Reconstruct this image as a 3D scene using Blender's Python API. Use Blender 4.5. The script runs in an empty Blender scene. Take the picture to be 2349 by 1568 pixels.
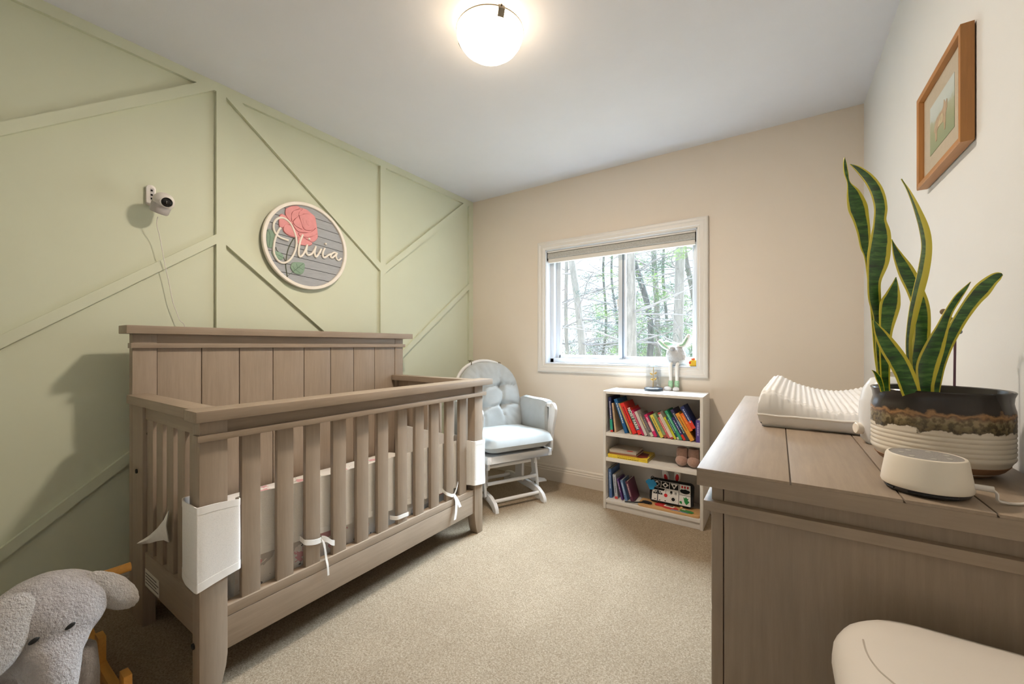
import bpy, bmesh, math, random
from mathutils import Vector, Matrix, noise
random.seed(7)
scene = bpy.context.scene
COL = scene.collection

# ---------------------------------------------------------------- camera
YAW, FPX, HORIZON, EYE = 0.586, 920.0, 793.0, 1.10
cam_data = bpy.data.cameras.new('camera')
cam_data.sensor_width = 36.0
cam_data.lens = FPX / 2349.0 * 36.0
cam_data.shift_y = (HORIZON - 784.0) / 2349.0
cam_data.clip_start = 0.02
cam_data.clip_end = 200
cam = bpy.data.objects.new('camera', cam_data)
cam.location = (0, 0, EYE)
cam.rotation_euler = (math.pi / 2, 0, YAW)
COL.objects.link(cam)
scene.camera = cam

# ---------------------------------------------------------------- daylight, exposure
world = bpy.data.worlds.new('overcast_sky')
scene.world = world
world.use_nodes = True
bg = world.node_tree.nodes['Background']
bg.inputs[0].default_value = (0.80, 0.91, 1.0, 1)
bg.inputs[1].default_value = 2.8
sun_data = bpy.data.lights.new('hazy_sun', 'SUN')
sun_data.energy = 82.0
sun_data.angle = math.radians(60)
sun_data.color = (0.72, 0.86, 1.0)
sun = bpy.data.objects.new('hazy_sun', sun_data)
sun.rotation_euler = Vector((0.12, -1.0, -1.05)).to_track_quat('-Z', 'Y').to_euler()
COL.objects.link(sun)
vs = scene.view_settings
vs.view_transform = 'Standard'
vs.look = 'None'
vs.gamma = 1
vs.use_curve_mapping = False
vs.exposure = 0.14
LAMP_POWER = 50.0       # watts of the lamp's LED disc
LAMP_COLOR = (1.0, 0.87, 0.73, 1)

# ---------------------------------------------------------------- room size
XL, XR, YB, YF, HC = -2.396, 0.395, 2.925, -0.62, 2.44

FWD = Vector((-math.sin(YAW), math.cos(YAW), 0))
RGT = Vector((math.cos(YAW), math.sin(YAW), 0))
UP = Vector((0, 0, 1))
EYEV = Vector((0, 0, EYE))


def ray(u, v):
    return FWD * FPX + RGT * (u - 1174.5) + UP * (HORIZON - v)


def at(u, v, ax, val):
    """the point of the room plane  axis = val  that is seen at u, v in the survey photograph"""
    d = ray(u, v)
    return EYEV + d * ((val - EYEV[ax]) / d[ax])


def atd(u, v, dist):
    """the point seen at u, v at a given distance in front of the survey position"""
    return EYEV + ray(u, v) * (dist / FPX)


# ---------------------------------------------------------------- materials
def lin(r, g, b):
    f = lambda c: (c / 255 / 12.92) if c / 255 <= 0.04045 else ((c / 255 + 0.055) / 1.055) ** 2.4
    return (f(r), f(g), f(b), 1)


MATS = {}


def new_mat(name):
    m = bpy.data.materials.new(name)
    m.use_nodes = True
    MATS[name] = m
    nt = m.node_tree
    return m, nt, nt.nodes['Principled BSDF']


def noise_node(nt, scale, detail=3, rough=0.6, mapping=None, coord='Object'):
    tc = nt.nodes.new('ShaderNodeTexCoord')
    n = nt.nodes.new('ShaderNodeTexNoise')
    n.inputs['Scale'].default_value = scale
    n.inputs['Detail'].default_value = detail
    n.inputs['Roughness'].default_value = rough
    if mapping:
        mp = nt.nodes.new('ShaderNodeMapping')
        mp.inputs['Scale'].default_value = mapping
        nt.links.new(tc.outputs[coord], mp.inputs[0])
        nt.links.new(mp.outputs[0], n.inputs['Vector'])
    else:
        nt.links.new(tc.outputs[coord], n.inputs['Vector'])
    return n


def ramp(nt, src, stops):
    r = nt.nodes.new('ShaderNodeValToRGB')
    el = r.color_ramp.elements
    el[0].position, el[0].color = stops[0]
    el[1].position, el[1].color = stops[-1]
    for p, c in stops[1:-1]:
        e = el.new(p)
        e.color = c
    nt.links.new(src, r.inputs[0])
    return r


def add_bump(nt, bsdf, src, strength, dist=0.002):
    b = nt.nodes.new('ShaderNodeBump')
    b.inputs['Strength'].default_value = strength
    b.inputs['Distance'].default_value = dist
    nt.links.new(src, b.inputs['Height'])
    nt.links.new(b.outputs[0], bsdf.inputs['Normal'])


def mat(name, rgb, rough=0.5, var=0.06, scale=30, bump=0.0, bscale=200, bdist=0.002, metal=0.0, mapping=None, spec=None, sheen=0.0):
    if name in MATS:
        return MATS[name]
    m, nt, b = new_mat(name)
    c = lin(*rgb)
    n = noise_node(nt, scale, mapping=mapping)
    lo = tuple(x * (1 - var) for x in c[:3]) + (1,)
    hi = tuple(min(1, x * (1 + var)) for x in c[:3]) + (1,)
    r = ramp(nt, n.outputs[0], [(0.3, lo), (0.7, hi)])
    nt.links.new(r.outputs[0], b.inputs['Base Color'])
    b.inputs['Roughness'].default_value = rough
    b.inputs['Metallic'].default_value = metal
    if spec is not None:
        b.inputs['Specular IOR Level'].default_value = spec
    if sheen:
        b.inputs['Sheen Weight'].default_value = sheen
    if bump:
        n2 = noise_node(nt, bscale, detail=4, mapping=mapping)
        add_bump(nt, b, n2.outputs[0], bump, bdist)
    return m


def glass_mat(name, tint=(1, 1, 1, 1), fac=0.06):
    m = bpy.data.materials.new(name)
    m.use_nodes = True
    nt = m.node_tree
    nt.nodes.clear()
    out = nt.nodes.new('ShaderNodeOutputMaterial')
    mix = nt.nodes.new('ShaderNodeMixShader')
    tr = nt.nodes.new('ShaderNodeBsdfTransparent')
    gl = nt.nodes.new('ShaderNodeBsdfGlossy')
    tr.inputs[0].default_value = tint
    gl.inputs['Roughness'].default_value = 0.03
    mix.inputs[0].default_value = fac
    nt.links.new(tr.outputs[0], mix.inputs[1])
    nt.links.new(gl.outputs[0], mix.inputs[2])
    nt.links.new(mix.outputs[0], out.inputs[0])
    MATS[name] = m
    return m


def emit_mat(name, color, strength):
    m = bpy.data.materials.new(name)
    m.use_nodes = True
    nt = m.node_tree
    nt.nodes.clear()
    out = nt.nodes.new('ShaderNodeOutputMaterial')
    e = nt.nodes.new('ShaderNodeEmission')
    e.inputs[0].default_value = color
    e.inputs[1].default_value = strength
    nt.links.new(e.outputs[0], out.inputs[0])
    MATS[name] = m
    return m


def wood(name, rgb, axis, rough=0.45, var=0.13, fine=90):
    """fine straight grain running along one axis"""
    mp = [14, 14, 14]
    mp['xyz'.index(axis)] = 0.9
    m, nt, b = new_mat(name)
    c = lin(*rgb)
    n = noise_node(nt, 6, detail=6, rough=0.7, mapping=tuple(mp))
    n2 = noise_node(nt, 2.2, detail=3)
    lo = tuple(x * (1 - var) for x in c[:3]) + (1,)
    hi = tuple(min(1, x * (1 + var)) for x in c[:3]) + (1,)
    r = ramp(nt, n.outputs[0], [(0.25, lo), (0.5, c), (0.75, hi)])
    mx = nt.nodes.new('ShaderNodeMixRGB')
    mx.blend_type = 'MULTIPLY'
    mx.inputs[0].default_value = 0.6
    r2 = ramp(nt, n2.outputs[0], [(0.3, (0.82, 0.8, 0.78, 1)), (0.7, (1.08, 1.06, 1.04, 1))])
    nt.links.new(r.outputs[0], mx.inputs[1])
    nt.links.new(r2.outputs[0], mx.inputs[2])
    nt.links.new(mx.outputs[0], b.inputs['Base Color'])
    b.inputs['Roughness'].default_value = rough
    add_bump(nt, b, n.outputs[0], 0.12, 0.001)
    return m


TAUPE = (157, 140, 122)
W_X = wood('taupe_wood_x', TAUPE, 'x')
W_Y = wood('taupe_wood_y', TAUPE, 'y')
W_Z = wood('taupe_wood_z', TAUPE, 'z')
M_GREEN = mat('sage_paint', (211, 214, 189), 0.6, 0.012, 3, 0.05, 300)
M_BEIGE = mat('beige_paint', (231, 219, 204), 0.65, 0.012, 3, 0.08, 260)
M_RWALL = mat('pale_paint', (224, 224, 222), 0.65, 0.012, 3, 0.08, 260)
M_CEIL = mat('ceiling_paint', (226, 227, 232), 0.85, 0.012, 4, 0.12, 180)
M_TRIM = mat('white_trim', (226, 221, 214), 0.4, 0.01, 5)
M_BASE = mat('cream_trim', (216, 204, 188), 0.45, 0.01, 5)
M_VINYL = mat('white_vinyl', (216, 221, 228), 0.35, 0.01, 5)
M_WHITE = mat('white_paint', (228, 226, 222), 0.35, 0.015, 8)
M_BLACK = mat('black_plastic', (22, 22, 24), 0.4, 0.1)
M_DARK = mat('dark_gap', (16, 14, 12), 0.8, 0.1)
M_CHROME = mat('brushed_steel', (150, 140, 125), 0.3, 0.05, 60, metal=1.0)
M_GLASS = glass_mat('window_glass', (0.97, 0.99, 1, 1), 0.05)
M_DOME = glass_mat('dome_glass', (0.985, 0.993, 1.0, 1), 0.07)


def carpet():
    m, nt, b = new_mat('beige_carpet')
    n = noise_node(nt, 165, detail=6, rough=0.85)
    n2 = noise_node(nt, 3.0, detail=3)
    r = ramp(nt, n.outputs[0], [(0.30, lin(122, 103, 81)), (0.5, lin(181, 161, 135)), (0.70, lin(220, 203, 179))])
    r2 = ramp(nt, n2.outputs[0], [(0.3, (0.86, 0.84, 0.82, 1)), (0.7, (1.05, 1.05, 1.05, 1))])
    mx = nt.nodes.new('ShaderNodeMixRGB')
    mx.blend_type = 'MULTIPLY'
    mx.inputs[0].default_value = 0.7
    nt.links.new(r.outputs[0], mx.inputs[1])
    nt.links.new(r2.outputs[0], mx.inputs[2])
    nt.links.new(mx.outputs[0], b.inputs['Base Color'])
    b.inputs['Roughness'].default_value = 0.95
    b.inputs['Specular IOR Level'].default_value = 0.1
    add_bump(nt, b, n.outputs[0], 0.9, 0.008)
    return m


M_CARPET = carpet()


# ---------------------------------------------------------------- mesh builder
class MB:
    def __init__(self):
        self.v, self.f, self.smooth = [], [], False

    def add(self, verts, faces):
        o = len(self.v)
        self.v += [tuple(p) for p in verts]
        self.f += [tuple(i + o for i in f) for f in faces]
        return self

    def box(self, x0, x1, y0, y1, z0, z1, M=None):
        p = [Vector(q) for q in ((x0, y0, z0), (x1, y0, z0), (x1, y1, z0), (x0, y1, z0),
                                 (x0, y0, z1), (x1, y0, z1), (x1, y1, z1), (x0, y1, z1))]
        if M:
            p = [M @ q for q in p]
        return self.add(p, [(0, 3, 2, 1), (4, 5, 6, 7), (0, 1, 5, 4), (1, 2, 6, 5), (2, 3, 7, 6), (3, 0, 4, 7)])

    def prism(self, poly, fn0, fn1):
        """polygon (2D list) swept between two placing functions"""
        n = len(poly)
        a = [fn0(*p) for p in poly]
        b = [fn1(*p) for p in poly]
        return self.add(a + b, [tuple(range(n - 1, -1, -1)), tuple(range(n, 2 * n))] +
                        [(i, (i + 1) % n, n + (i + 1) % n, n + i) for i in range(n)])

    def prism_x(self, poly, x0, x1):
        return self.prism(poly, lambda y, z: (x0, y, z), lambda y, z: (x1, y, z))

    def prism_y(self, poly, y0, y1):
        return self.prism(poly, lambda x, z: (x, y0, z), lambda x, z: (x, y1, z))

    def prism_z(self, poly, z0, z1):
        return self.prism(poly, lambda x, y: (x, y, z0), lambda x, y: (x, y, z1))

    def tube(self, path, r, n=8, cap=True):
        path = [Vector(p) for p in path]
        rs = r if isinstance(r, (list, tuple)) else [r] * len(path)
        rings, prev = [], None
        for i, p in enumerate(path):
            t = (path[min(i + 1, len(path) - 1)] - path[max(i - 1, 0)])
            if t.length < 1e-9:
                t = Vector((0, 0, 1))
            t.normalize()
            if prev is None:
                a = Vector((0, 0, 1)) if abs(t.z) < 0.9 else Vector((1, 0, 0))
                nrm = t.cross(a).normalized()
            else:
                nrm = prev - t * prev.dot(t)
                nrm = nrm.normalized() if nrm.length > 1e-6 else t.orthogonal().normalized()
            prev = nrm
            bn = t.cross(nrm)
            rings.append([p + (nrm * math.cos(2 * math.pi * k / n) + bn * math.sin(2 * math.pi * k / n)) * rs[i] for k in range(n)])
        verts = [q for rg in rings for q in rg]
        faces = []
        for i in range(len(rings) - 1):
            for k in range(n):
                a, b = i * n + k, i * n + (k + 1) % n
                faces.append((a, b, b + n, a + n))
        if cap:
            faces.append(tuple(range(n - 1, -1, -1)))
            faces.append(tuple(range((len(rings) - 1) * n, len(rings) * n)))
        self.smooth = True
        return self.add(verts, faces)

    def lathe(self, prof, c=(0, 0, 0), n=32, M=None):
        """profile of (radius, height); zero radius ends are closed"""
        verts, faces, idx = [], [], []
        for r, z in prof:
            if r < 1e-6:
                idx.append([len(verts)])
                verts.append(Vector((0, 0, z)))
            else:
                idx.append(list(range(len(verts), len(verts) + n)))
                verts += [Vector((r * math.cos(2 * math.pi * k / n), r * math.sin(2 * math.pi * k / n), z)) for k in range(n)]
        for a, b in zip(idx, idx[1:]):
            for k in range(n):
                k2 = (k + 1) % n
                if len(a) == 1 and len(b) == 1:
                    continue
                if len(a) == 1:
                    faces.append((a[0], b[k2], b[k]))
                elif len(b) == 1:
                    faces.append((a[k], a[k2], b[0]))
                else:
                    faces.append((a[k], a[k2], b[k2], b[k]))
        if M:
            verts = [M @ q for q in verts]
        verts = [q + Vector(c) for q in verts]
        self.smooth = True
        return self.add(verts, faces)

    def ball(self, c, rx, ry=None, rz=None, n=20, m=12, M=None, fn=None):
        ry = rx if ry is None else ry
        rz = rx if rz is None else rz
        verts, faces = [], []
        for j in range(m + 1):
            th = math.pi * j / m
            for k in range(n):
                ph = 2 * math.pi * k / n
                q = Vector((math.sin(th) * math.cos(ph), math.sin(th) * math.sin(ph), math.cos(th)))
                s = fn(q) if fn else 1.0
                q = Vector((q.x * rx * s, q.y * ry * s, q.z * rz * s))
                if M:
                    q = M @ q
                verts.append(q + Vector(c))
        for j in range(m):
            for k in range(n):
                a, b = j * n + k, j * n + (k + 1) % n
                faces.append((a, a + n, b + n, b))
        self.smooth = True
        return self.add(verts, faces)

    def grid(self, P, close_u=False):
        """P[i][j] surface patch"""
        n, m = len(P), len(P[0])
        verts = [q for row in P for q in row]
        faces = []
        for i in range(n if close_u else n - 1):
            for j in range(m - 1):
                a, b = i * m + j, ((i + 1) % n) * m + j
                faces.append((a, b, b + 1, a + 1))
        return self.add(verts, faces)


def make(name, mb, material, parent=None, bevel=0.0, smooth=None, off=None, local=False, segs=2):
    """link one mesh object; vertices given in room coordinates become local to the parent's root"""
    root = parent
    while root is not None and root.parent is not None:
        root = root.parent
    o3 = Vector((0, 0, 0))
    if root is not None and not local:
        o3 = root.location.copy()
    me = bpy.data.meshes.new(name)
    verts = mb.v
    if parent is None:
        if verts and not local:
            xs, ys, zs = zip(*verts)
            o3 = Vector(((min(xs) + max(xs)) / 2, (min(ys) + max(ys)) / 2, min(zs)))
    me.from_pydata([tuple(Vector(q) - o3) for q in verts], [], mb.f)
    bm = bmesh.new()
    bm.from_mesh(me)
    bmesh.ops.remove_doubles(bm, verts=bm.verts, dist=1e-6)
    bmesh.ops.recalc_face_normals(bm, faces=bm.faces)
    if bevel > 0:
        es = [e for e in bm.edges if len(e.link_faces) == 2 and e.calc_face_angle(0) > 0.6]
        bmesh.ops.bevel(bm, geom=es, offset=bevel, segments=segs, affect='EDGES', profile=0.6, clamp_overlap=True)
    bm.to_mesh(me)
    bm.free()
    sm = mb.smooth if smooth is None else smooth
    if sm or bevel > 0:
        me.polygons.foreach_set('use_smooth', [True] * len(me.polygons))
        if hasattr(me, 'set_sharp_from_angle'):
            me.set_sharp_from_angle(angle=math.radians(40))
    if material:
        me.materials.append(material)
    o = bpy.data.objects.new(name, me)
    COL.objects.link(o)
    if parent is not None:
        o.parent = parent
    else:
        o.location = o3
    return o


def tag(o, label=None, cat=None, group=None, kind=None):
    if label:
        o['label'] = label
    if cat:
        o['category'] = cat
    if group:
        o['group'] = group
    if kind:
        o['kind'] = kind
    return o


def thing(name, label, cat, loc=(0, 0, 0), rotz=0.0, group=None):
    o = bpy.data.objects.new(name, None)
    o.empty_display_size = 0.05
    o.location = loc
    o.rotation_euler = (0, 0, rotz)
    COL.objects.link(o)
    return tag(o, label, cat, group)


def struct_empty(name, loc=(0, 0, 0)):
    o = bpy.data.objects.new(name, None)
    o.location = loc
    COL.objects.link(o)
    o['kind'] = 'structure'
    return o


def struct(name, mb, m, bevel=0.0, label=None):
    o = make(name, mb, m, None, bevel)
    tag(o, label, None, None, 'structure')
    return o


def share(name, src, parent, loc):
    o = bpy.data.objects.new(name, src.data)
    COL.objects.link(o)
    o.parent = parent
    o.location = loc
    return o


def sub(o, lv=1):
    m = o.modifiers.new('smooth', 'SUBSURF')
    m.levels = m.render_levels = lv
    return o


def spline(pts, n=8):
    """Catmull-Rom through points (any dimension)"""
    pts = [tuple(p) for p in pts]
    P = [pts[0]] + pts + [pts[-1]]
    out = []
    for i in range(1, len(P) - 2):
        for k in range(n):
            t = k / n
            a, b, c, d = P[i - 1], P[i], P[i + 1], P[i + 2]
            out.append(tuple(0.5 * (2 * b[j] + (c[j] - a[j]) * t + (2 * a[j] - 5 * b[j] + 4 * c[j] - d[j]) * t * t +
                                    (3 * b[j] - a[j] - 3 * c[j] + d[j]) * t ** 3) for j in range(len(b))))
    out.append(pts[-1])
    return out


def rounded_rect(x0, x1, y0, y1, r, n=6):
    out = []
    for cx, cy, a0 in ((x1 - r, y1 - r, 0), (x0 + r, y1 - r, 90), (x0 + r, y0 + r, 180), (x1 - r, y0 + r, 270)):
        for k in range(n + 1):
            a = math.radians(a0 + 90 * k / n)
            out.append((cx + r * math.cos(a), cy + r * math.sin(a)))
    return out


def fbm(p, s, seed=0):
    return noise.noise(Vector(p) * s + Vector((seed * 7.3, seed * 3.1, seed * 1.7)))

# ================================================================ THE ROOM
struct('floor', MB().box(XL - .12, XR + .12, YF - .12, YB + .12, -.12, 0), M_CARPET, label='beige cut-pile carpet')
struct('ceiling', MB().box(XL - .12, XR + .12, YF - .12, YB + .12, HC, HC + .12), M_CEIL, label='off-white ceiling')
wl = struct('wall_left', MB().box(XL - .12, XL, YF, YB, 0, HC), M_GREEN, label='sage green accent wall with battens')
struct('wall_right', MB().box(XR, XR + .12, YF, YB, 0, HC), M_RWALL)
struct('wall_front', MB().box(XL - .12, XR + .12, YF - .12, YF, 0, HC), M_RWALL)
# back wall with the window opening
OX0, OX1, OZ0, OZ1 = -1.611, -0.446, 0.950, 1.893
wb = MB()
wb.box(XL - .12, OX0, YB, YB + .17, 0, HC).box(OX1, XR + .12, YB, YB + .17, 0, HC)
wb.box(OX0, OX1, YB, YB + .17, 0, OZ0).box(OX0, OX1, YB, YB + .17, OZ1, HC)
struct('wall_back', wb, M_BEIGE, label='beige wall with the window')

# battens on the sage wall: (y, z) outlines
BT = .019
battens = [
    [(YF, HC - .047), (YB, HC - .047), (YB, HC), (YF, HC)],
    [(-.160, .12), (-.110, .12), (-.110, 2.393), (-.160, 2.393)],
    [(.867, .12), (.910, .12), (.910, 2.393), (.867, 2.393)],
    [(1.876, .12), (1.925, .12), (1.925, 2.393), (1.876, 2.393)],
    [(2.866, .12), (2.925, .12), (2.925, 2.393), (2.866, 2.393)],
    [(-.110, 1.638), (.856, 2.393), (.785, 2.393), (-.110, 1.686)],
    [(-.110, .857), (.867, 1.618), (.867, 1.668), (-.110, .907)],
    [(-.110, .12), (-.05, .12), (.867, .843), (.867, .893)],
    [(.910, 2.393), (.910, 2.385), (1.876, 1.640), (1.876, 1.696), (.985, 2.393)],
    [(.910, 1.622), (1.876, .850), (1.876, .912), (.910, 1.687)],
    [(.910, .845), (1.80, .12), (1.876, .12), (.910, .908)],
    [(1.925, 1.637), (2.866, 2.393), (2.79, 2.393), (1.925, 1.691)],
    [(1.925, .893), (2.866, 1.620), (2.866, 1.672), (1.925, .945)],
    [(1.925, .13), (2.866, .86), (2.866, .912), (1.925, .185)],
    [(YF, 1.24), (-.160, 1.60), (-.160, 1.65), (YF, 1.29)],
]
for poly in battens:
    make('batten', MB().prism_x(poly, XL, XL + BT), M_GREEN, wl)

# baseboards: moulded profile (depth from wall, height)
BP = [(0, 0), (.016, 0), (.016, .082), (.013, .088), (.0135, .098), (.009, .104), (.0095, .116), (.004, .125), (0, .125)]
mb = MB(); mb.prism(BP, lambda d, z: (XL, YB - d, z), lambda d, z: (XR, YB - d, z)); struct('baseboard_back', mb, M_BASE)
mb = MB(); mb.prism(BP, lambda d, z: (XL + d, YF, z), lambda d, z: (XL + d, YB, z)); struct('baseboard_left', mb, M_BASE)
mb = MB(); mb.prism(BP, lambda d, z: (XR - d, YF, z), lambda d, z: (XR - d, YB, z)); struct('baseboard_right', mb, M_BASE)

# ---------------------------------------------------------------- window
win = struct_empty('window_1', ((OX0 + OX1) / 2, YB, OZ0))
win['label'] = 'white vinyl slider window looking onto woodland'
CW = .066
prof = [(0, 0), (.010, .0), (.012, .012), (.017, .016), (.017, .038), (.022, .046), (.022, .060), (.018, .066), (0, .066)]


def casing(p0, p1, inward):
    """profile swept from p0 to p1 (inner corners) with mitred ends; inward = direction pointing away from opening"""
    mb = MB()
    a = Vector(p0); b = Vector(p1); d = (b - a).normalized(); w = Vector(inward)
    mb.prism(prof, lambda t, s: tuple(a + w * s - d * s + Vector((0, -t, 0))), lambda t, s: tuple(b + w * s + d * s + Vector((0, -t, 0))))
    return mb


iL, iR, iB, iT = OX0 + .004, OX1 - .004, OZ0 + .002, OZ1 - .002
for p0, p1, w in (((iL, YB, iB), (iL, YB, iT), (-1, 0, 0)), ((iR, YB, iT), (iR, YB, iB), (1, 0, 0)),
                  ((iL, YB, iT), (iR, YB, iT), (0, 0, 1)), ((iR, YB, iB), (iL, YB, iB), (0, 0, -1))):
    make('casing', casing(p0, p1, w), M_TRIM, win)
jt = .012
for nm, bx in (('jamb', (OX0, OX0 + jt, YB - .004, YB + .12, OZ0, OZ1)), ('jamb', (OX1 - jt, OX1, YB - .004, YB + .12, OZ0, OZ1)),
               ('jamb', (OX0, OX1, YB - .004, YB + .12, OZ1 - jt, OZ1)), ('window_sill', (OX0, OX1, YB - .006, YB + .12, OZ0, OZ0 + jt))):
    make(nm, MB().box(*bx), M_VINYL, win, .002)
# outer vinyl frame
fx0, fx1, fz0, fz1 = OX0 + .010, OX1 - .010, OZ0 + .010, OZ1 - .010
fy0, fy1 = YB + .07, YB + .16
for bx in ((fx0, fx0 + .035, fy0, fy1, fz0, fz1), (fx1 - .030, fx1, fy0, fy1, fz0, fz1),
           (fx0, fx1, fy0, fy1, fz0, fz0 + .038), (fx0, fx1, fy0, fy1, fz1 - .04, fz1)):
    make('frame', MB().box(*bx), M_VINYL, win, .004)
xm = at(1424, 700, 1, YB + .11).x
# sliding sash (left) and fixed pane (right)
s = make('sash', MB().box(fx0 + .035, fx0 + .075, fy0 + .045, fy0 + .07, fz0 + .038, fz1 - .04)
         .box(xm - .014, xm + .020, fy0 + .02, fy0 + .06, fz0 + .038, fz1 - .04)
         .box(fx0 + .06, xm, fy0 + .045, fy0 + .07, fz0 + .038, fz0 + .066)
         .box(fx0 + .06, xm, fy0 + .045, fy0 + .07, fz1 - .07, fz1 - .04), M_VINYL, win, .003)
make('pane', MB().box(fx0 + .07, xm - .01, fy0 + .055, fy0 + .059, fz0 + .06, fz1 - .06), M_GLASS, s)
make('latch', MB().box(xm - .018, xm - .010, fy0 + .012, fy0 + .02, 1.40, 1.46), M_TRIM, s, .003)
s = make('fixed_frame', MB().box(xm + .020, xm + .040, fy0 + .03, fy0 + .055, fz0 + .038, fz1 - .04)
         .box(fx1 - .042, fx1 - .028, fy0 + .03, fy0 + .055, fz0 + .038, fz1 - .04)
         .box(xm + .03, fx1 - .03, fy0 + .03, fy0 + .055, fz0 + .036, fz0 + .060)
         .box(xm + .03, fx1 - .03, fy0 + .03, fy0 + .055, fz1 - .066, fz1 - .04), M_VINYL, win, .003)
make('pane', MB().box(xm + .038, fx1 - .040, fy0 + .040, fy0 + .044, fz0 + .055, fz1 - .06), M_GLASS, s)
make('gasket', MB().box(xm + .0205, xm + .0245, fy0 + .018, fy0 + .0295, fz0 + .045, fz1 - .045), mat('window_gasket', (70, 90, 105), .6), s)

# roller blind
bl = thing('roller_blind', 'grey fabric roller blind rolled up at the top of the window', 'blind', ((OX0 + OX1) / 2, YB + .02, 1.80))
bx0, bx1 = OX0 + .016, OX1 - .016
make('headrail', MB().box(bx0, bx1, YB + .004, YB + .06, 1.868, 1.880), M_TRIM, bl, .003)
M_BLIND = mat('grey_blind_weave', (182, 180, 174), .9, .22, 160, .3, 300)
make('rolled_fabric', MB().prism_x([(YB + .006 + y, z) for y, z in rounded_rect(0, .052, 1.818, 1.867, .012)], bx0 + .004, bx1 - .004), M_BLIND, bl)
make('bottom_bar', MB().box(bx0 + .003, bx1 - .003, YB + .012, YB + .044, 1.786, 1.819), M_TRIM, bl, .006)
for x in (bx0, bx1 - .003):
    make('end_bracket', MB().box(x, x + .003, YB + .004, YB + .058, 1.805, 1.869), M_DARK, bl)

# ================================================================ THE CRIB
CX = -1.466
crib = thing('crib', 'taupe wooden crib with tall plank headboard and slatted sides', 'crib', (-1.85, 1.2, 0))
HXF = -2.20
# headboard
hb = make('headboard', MB().box(HXF - .012, HXF, .586, 1.856, 1.112, 1.15).box(HXF - .03, HXF - .012, .56, 1.88, .18, 1.14), W_Y, crib, .002)
make('cap', MB().box(HXF - .075, HXF + .036, .482, 1.986, 1.150, 1.184), W_Y, hb, .003)
make('moulding', MB().box(HXF - .03, HXF + .014, .500, 1.937, 1.091, 1.112), W_Y, hb, .002)
edges = [.586, .745, .900, 1.057, 1.222, 1.381, 1.536, 1.691, 1.856]
for a, b in zip(edges, edges[1:]):
    make('plank', MB().box(HXF - .012, HXF - .002, a + .0018, b - .0018, .20, 1.091), W_Z, hb, .0015)
for y0, y1 in ((.507, .586), (1.856, 1.925)):
    make('post', MB().box(HXF - .04, HXF + .002, y0, y1, 0, 1.150), W_Z, crib, .003)
for y0, y1 in ((.507, .548), (1.884, 1.925)):
    make('rear_leg', MB().box(HXF + .002, HXF + .130, y0, y1, 0, .868), W_Z, crib, .003)
# front posts with curved foot
for y0, y1, d in ((.490, .566, 1), (1.818, 1.892, -1)):
    yi, yo = (y1, y0) if d > 0 else (y0, y1)
    poly = [(yo, 0), (yi - d * .028, 0), (yi - d * .014, .04), (yi - d * .004, .085), (yi, .12), (yi, .868), (yo, .868)]
    make('post', MB().prism_x(poly, CX - .055, CX), W_Z, crib, .003)
# front side
fr = make('front_rail', MB().box(CX - .040, CX - .010, .566, 1.818, .826, .868), W_Y, crib, .002)
make('cap', MB().box(CX - .075, CX + .024, .474, 1.962, .868, .902), W_Y, fr, .003)
make('moulding', MB().box(CX - .03, CX + .012, .482, 1.915, .806, .827), W_Y, fr, .002)
make('lower_rail', MB().box(CX - .045, CX - .006, .566, 1.818, .130, .2315).box(CX - .045, CX - .006, .566, 1.818, .2335, .266), W_Y, fr, .0015)
slat_src = None
sl = [(.613, .669), (.725, .782), (.829, .884), (.941, .995), (1.046, 1.107), (1.155, 1.210), (1.262, 1.326),
      (1.373, 1.434), (1.477, 1.543), (1.596, 1.652), (1.699, 1.763)]
for a, b in sl:
    c = (a + b) / 2
    if slat_src is None:
        slat_src = make('slat', MB().box(CX - .034, CX - .014, -.029 + 1.2, .029 + 1.2, .25, .82), W_Z, fr, .003)
        slat_src.location = (0, c - 1.2, 0)
    else:
        share('slat', slat_src, fr, (0, c - 1.2, 0))
# end panels
for yc, s, nm in ((.528, 1, 'near'), (1.868, -1, 'far')):
    yo = .497 if s > 0 else 1.888
    ep = make('end_panel', MB().box(HXF + .13, CX - .055, yc - .012, yc + .012, .812, .868), W_X, crib, .002)
    make('lower_rail', MB().box(HXF + .13, CX - .055, yc - .014, yc + .014, .160, .292), W_X, ep, .002)
    y0, y1 = (yo - .008, yo + .062) if s > 0 else (yo - .062, yo + .008)
    make('cap', MB().box(HXF + .002, CX - .075, y0, y1, .868, .902), W_X, ep, .003)
    for xc in (-2.030, -1.923, -1.816, -1.709, -1.602):
        make('slat', MB().box(xc - .034, xc + .034, yc - .009, yc + .009, .28, .82), W_Z, ep, .003)
# paper label and bolts
M_PAPER = mat('label_paper', (214, 208, 196), .7, .03)
lb = make('warning_label', MB().box(-2.06, -1.905, .5125, .5135, .168, .232), M_PAPER, crib)
for k in range(4):
    make('print_line', MB().box(-2.052, -1.912 - .02 * (k % 2), .5118, .5128, .180 + k * .012, .184 + k * .012), mat('print_grey', (110, 104, 98), .7), lb)
for q in ((-2.135, .5055, .60), (-1.508, .4885, .17), (-2.068, .528, .755)):
    M = Matrix.Translation(q) @ Matrix.Rotation(math.pi / 2, 4, 'X' if q[0] != -2.068 else 'Y')
    make('bolt', MB().lathe([(0, -.003), (.009, -.003), (.009, .003), (0, .003)], n=12, M=M), M_DARK, crib)
make('mattress_support', MB().box(-2.15, -1.53, .57, 1.84, .150, .166), M_DARK, crib)


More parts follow.
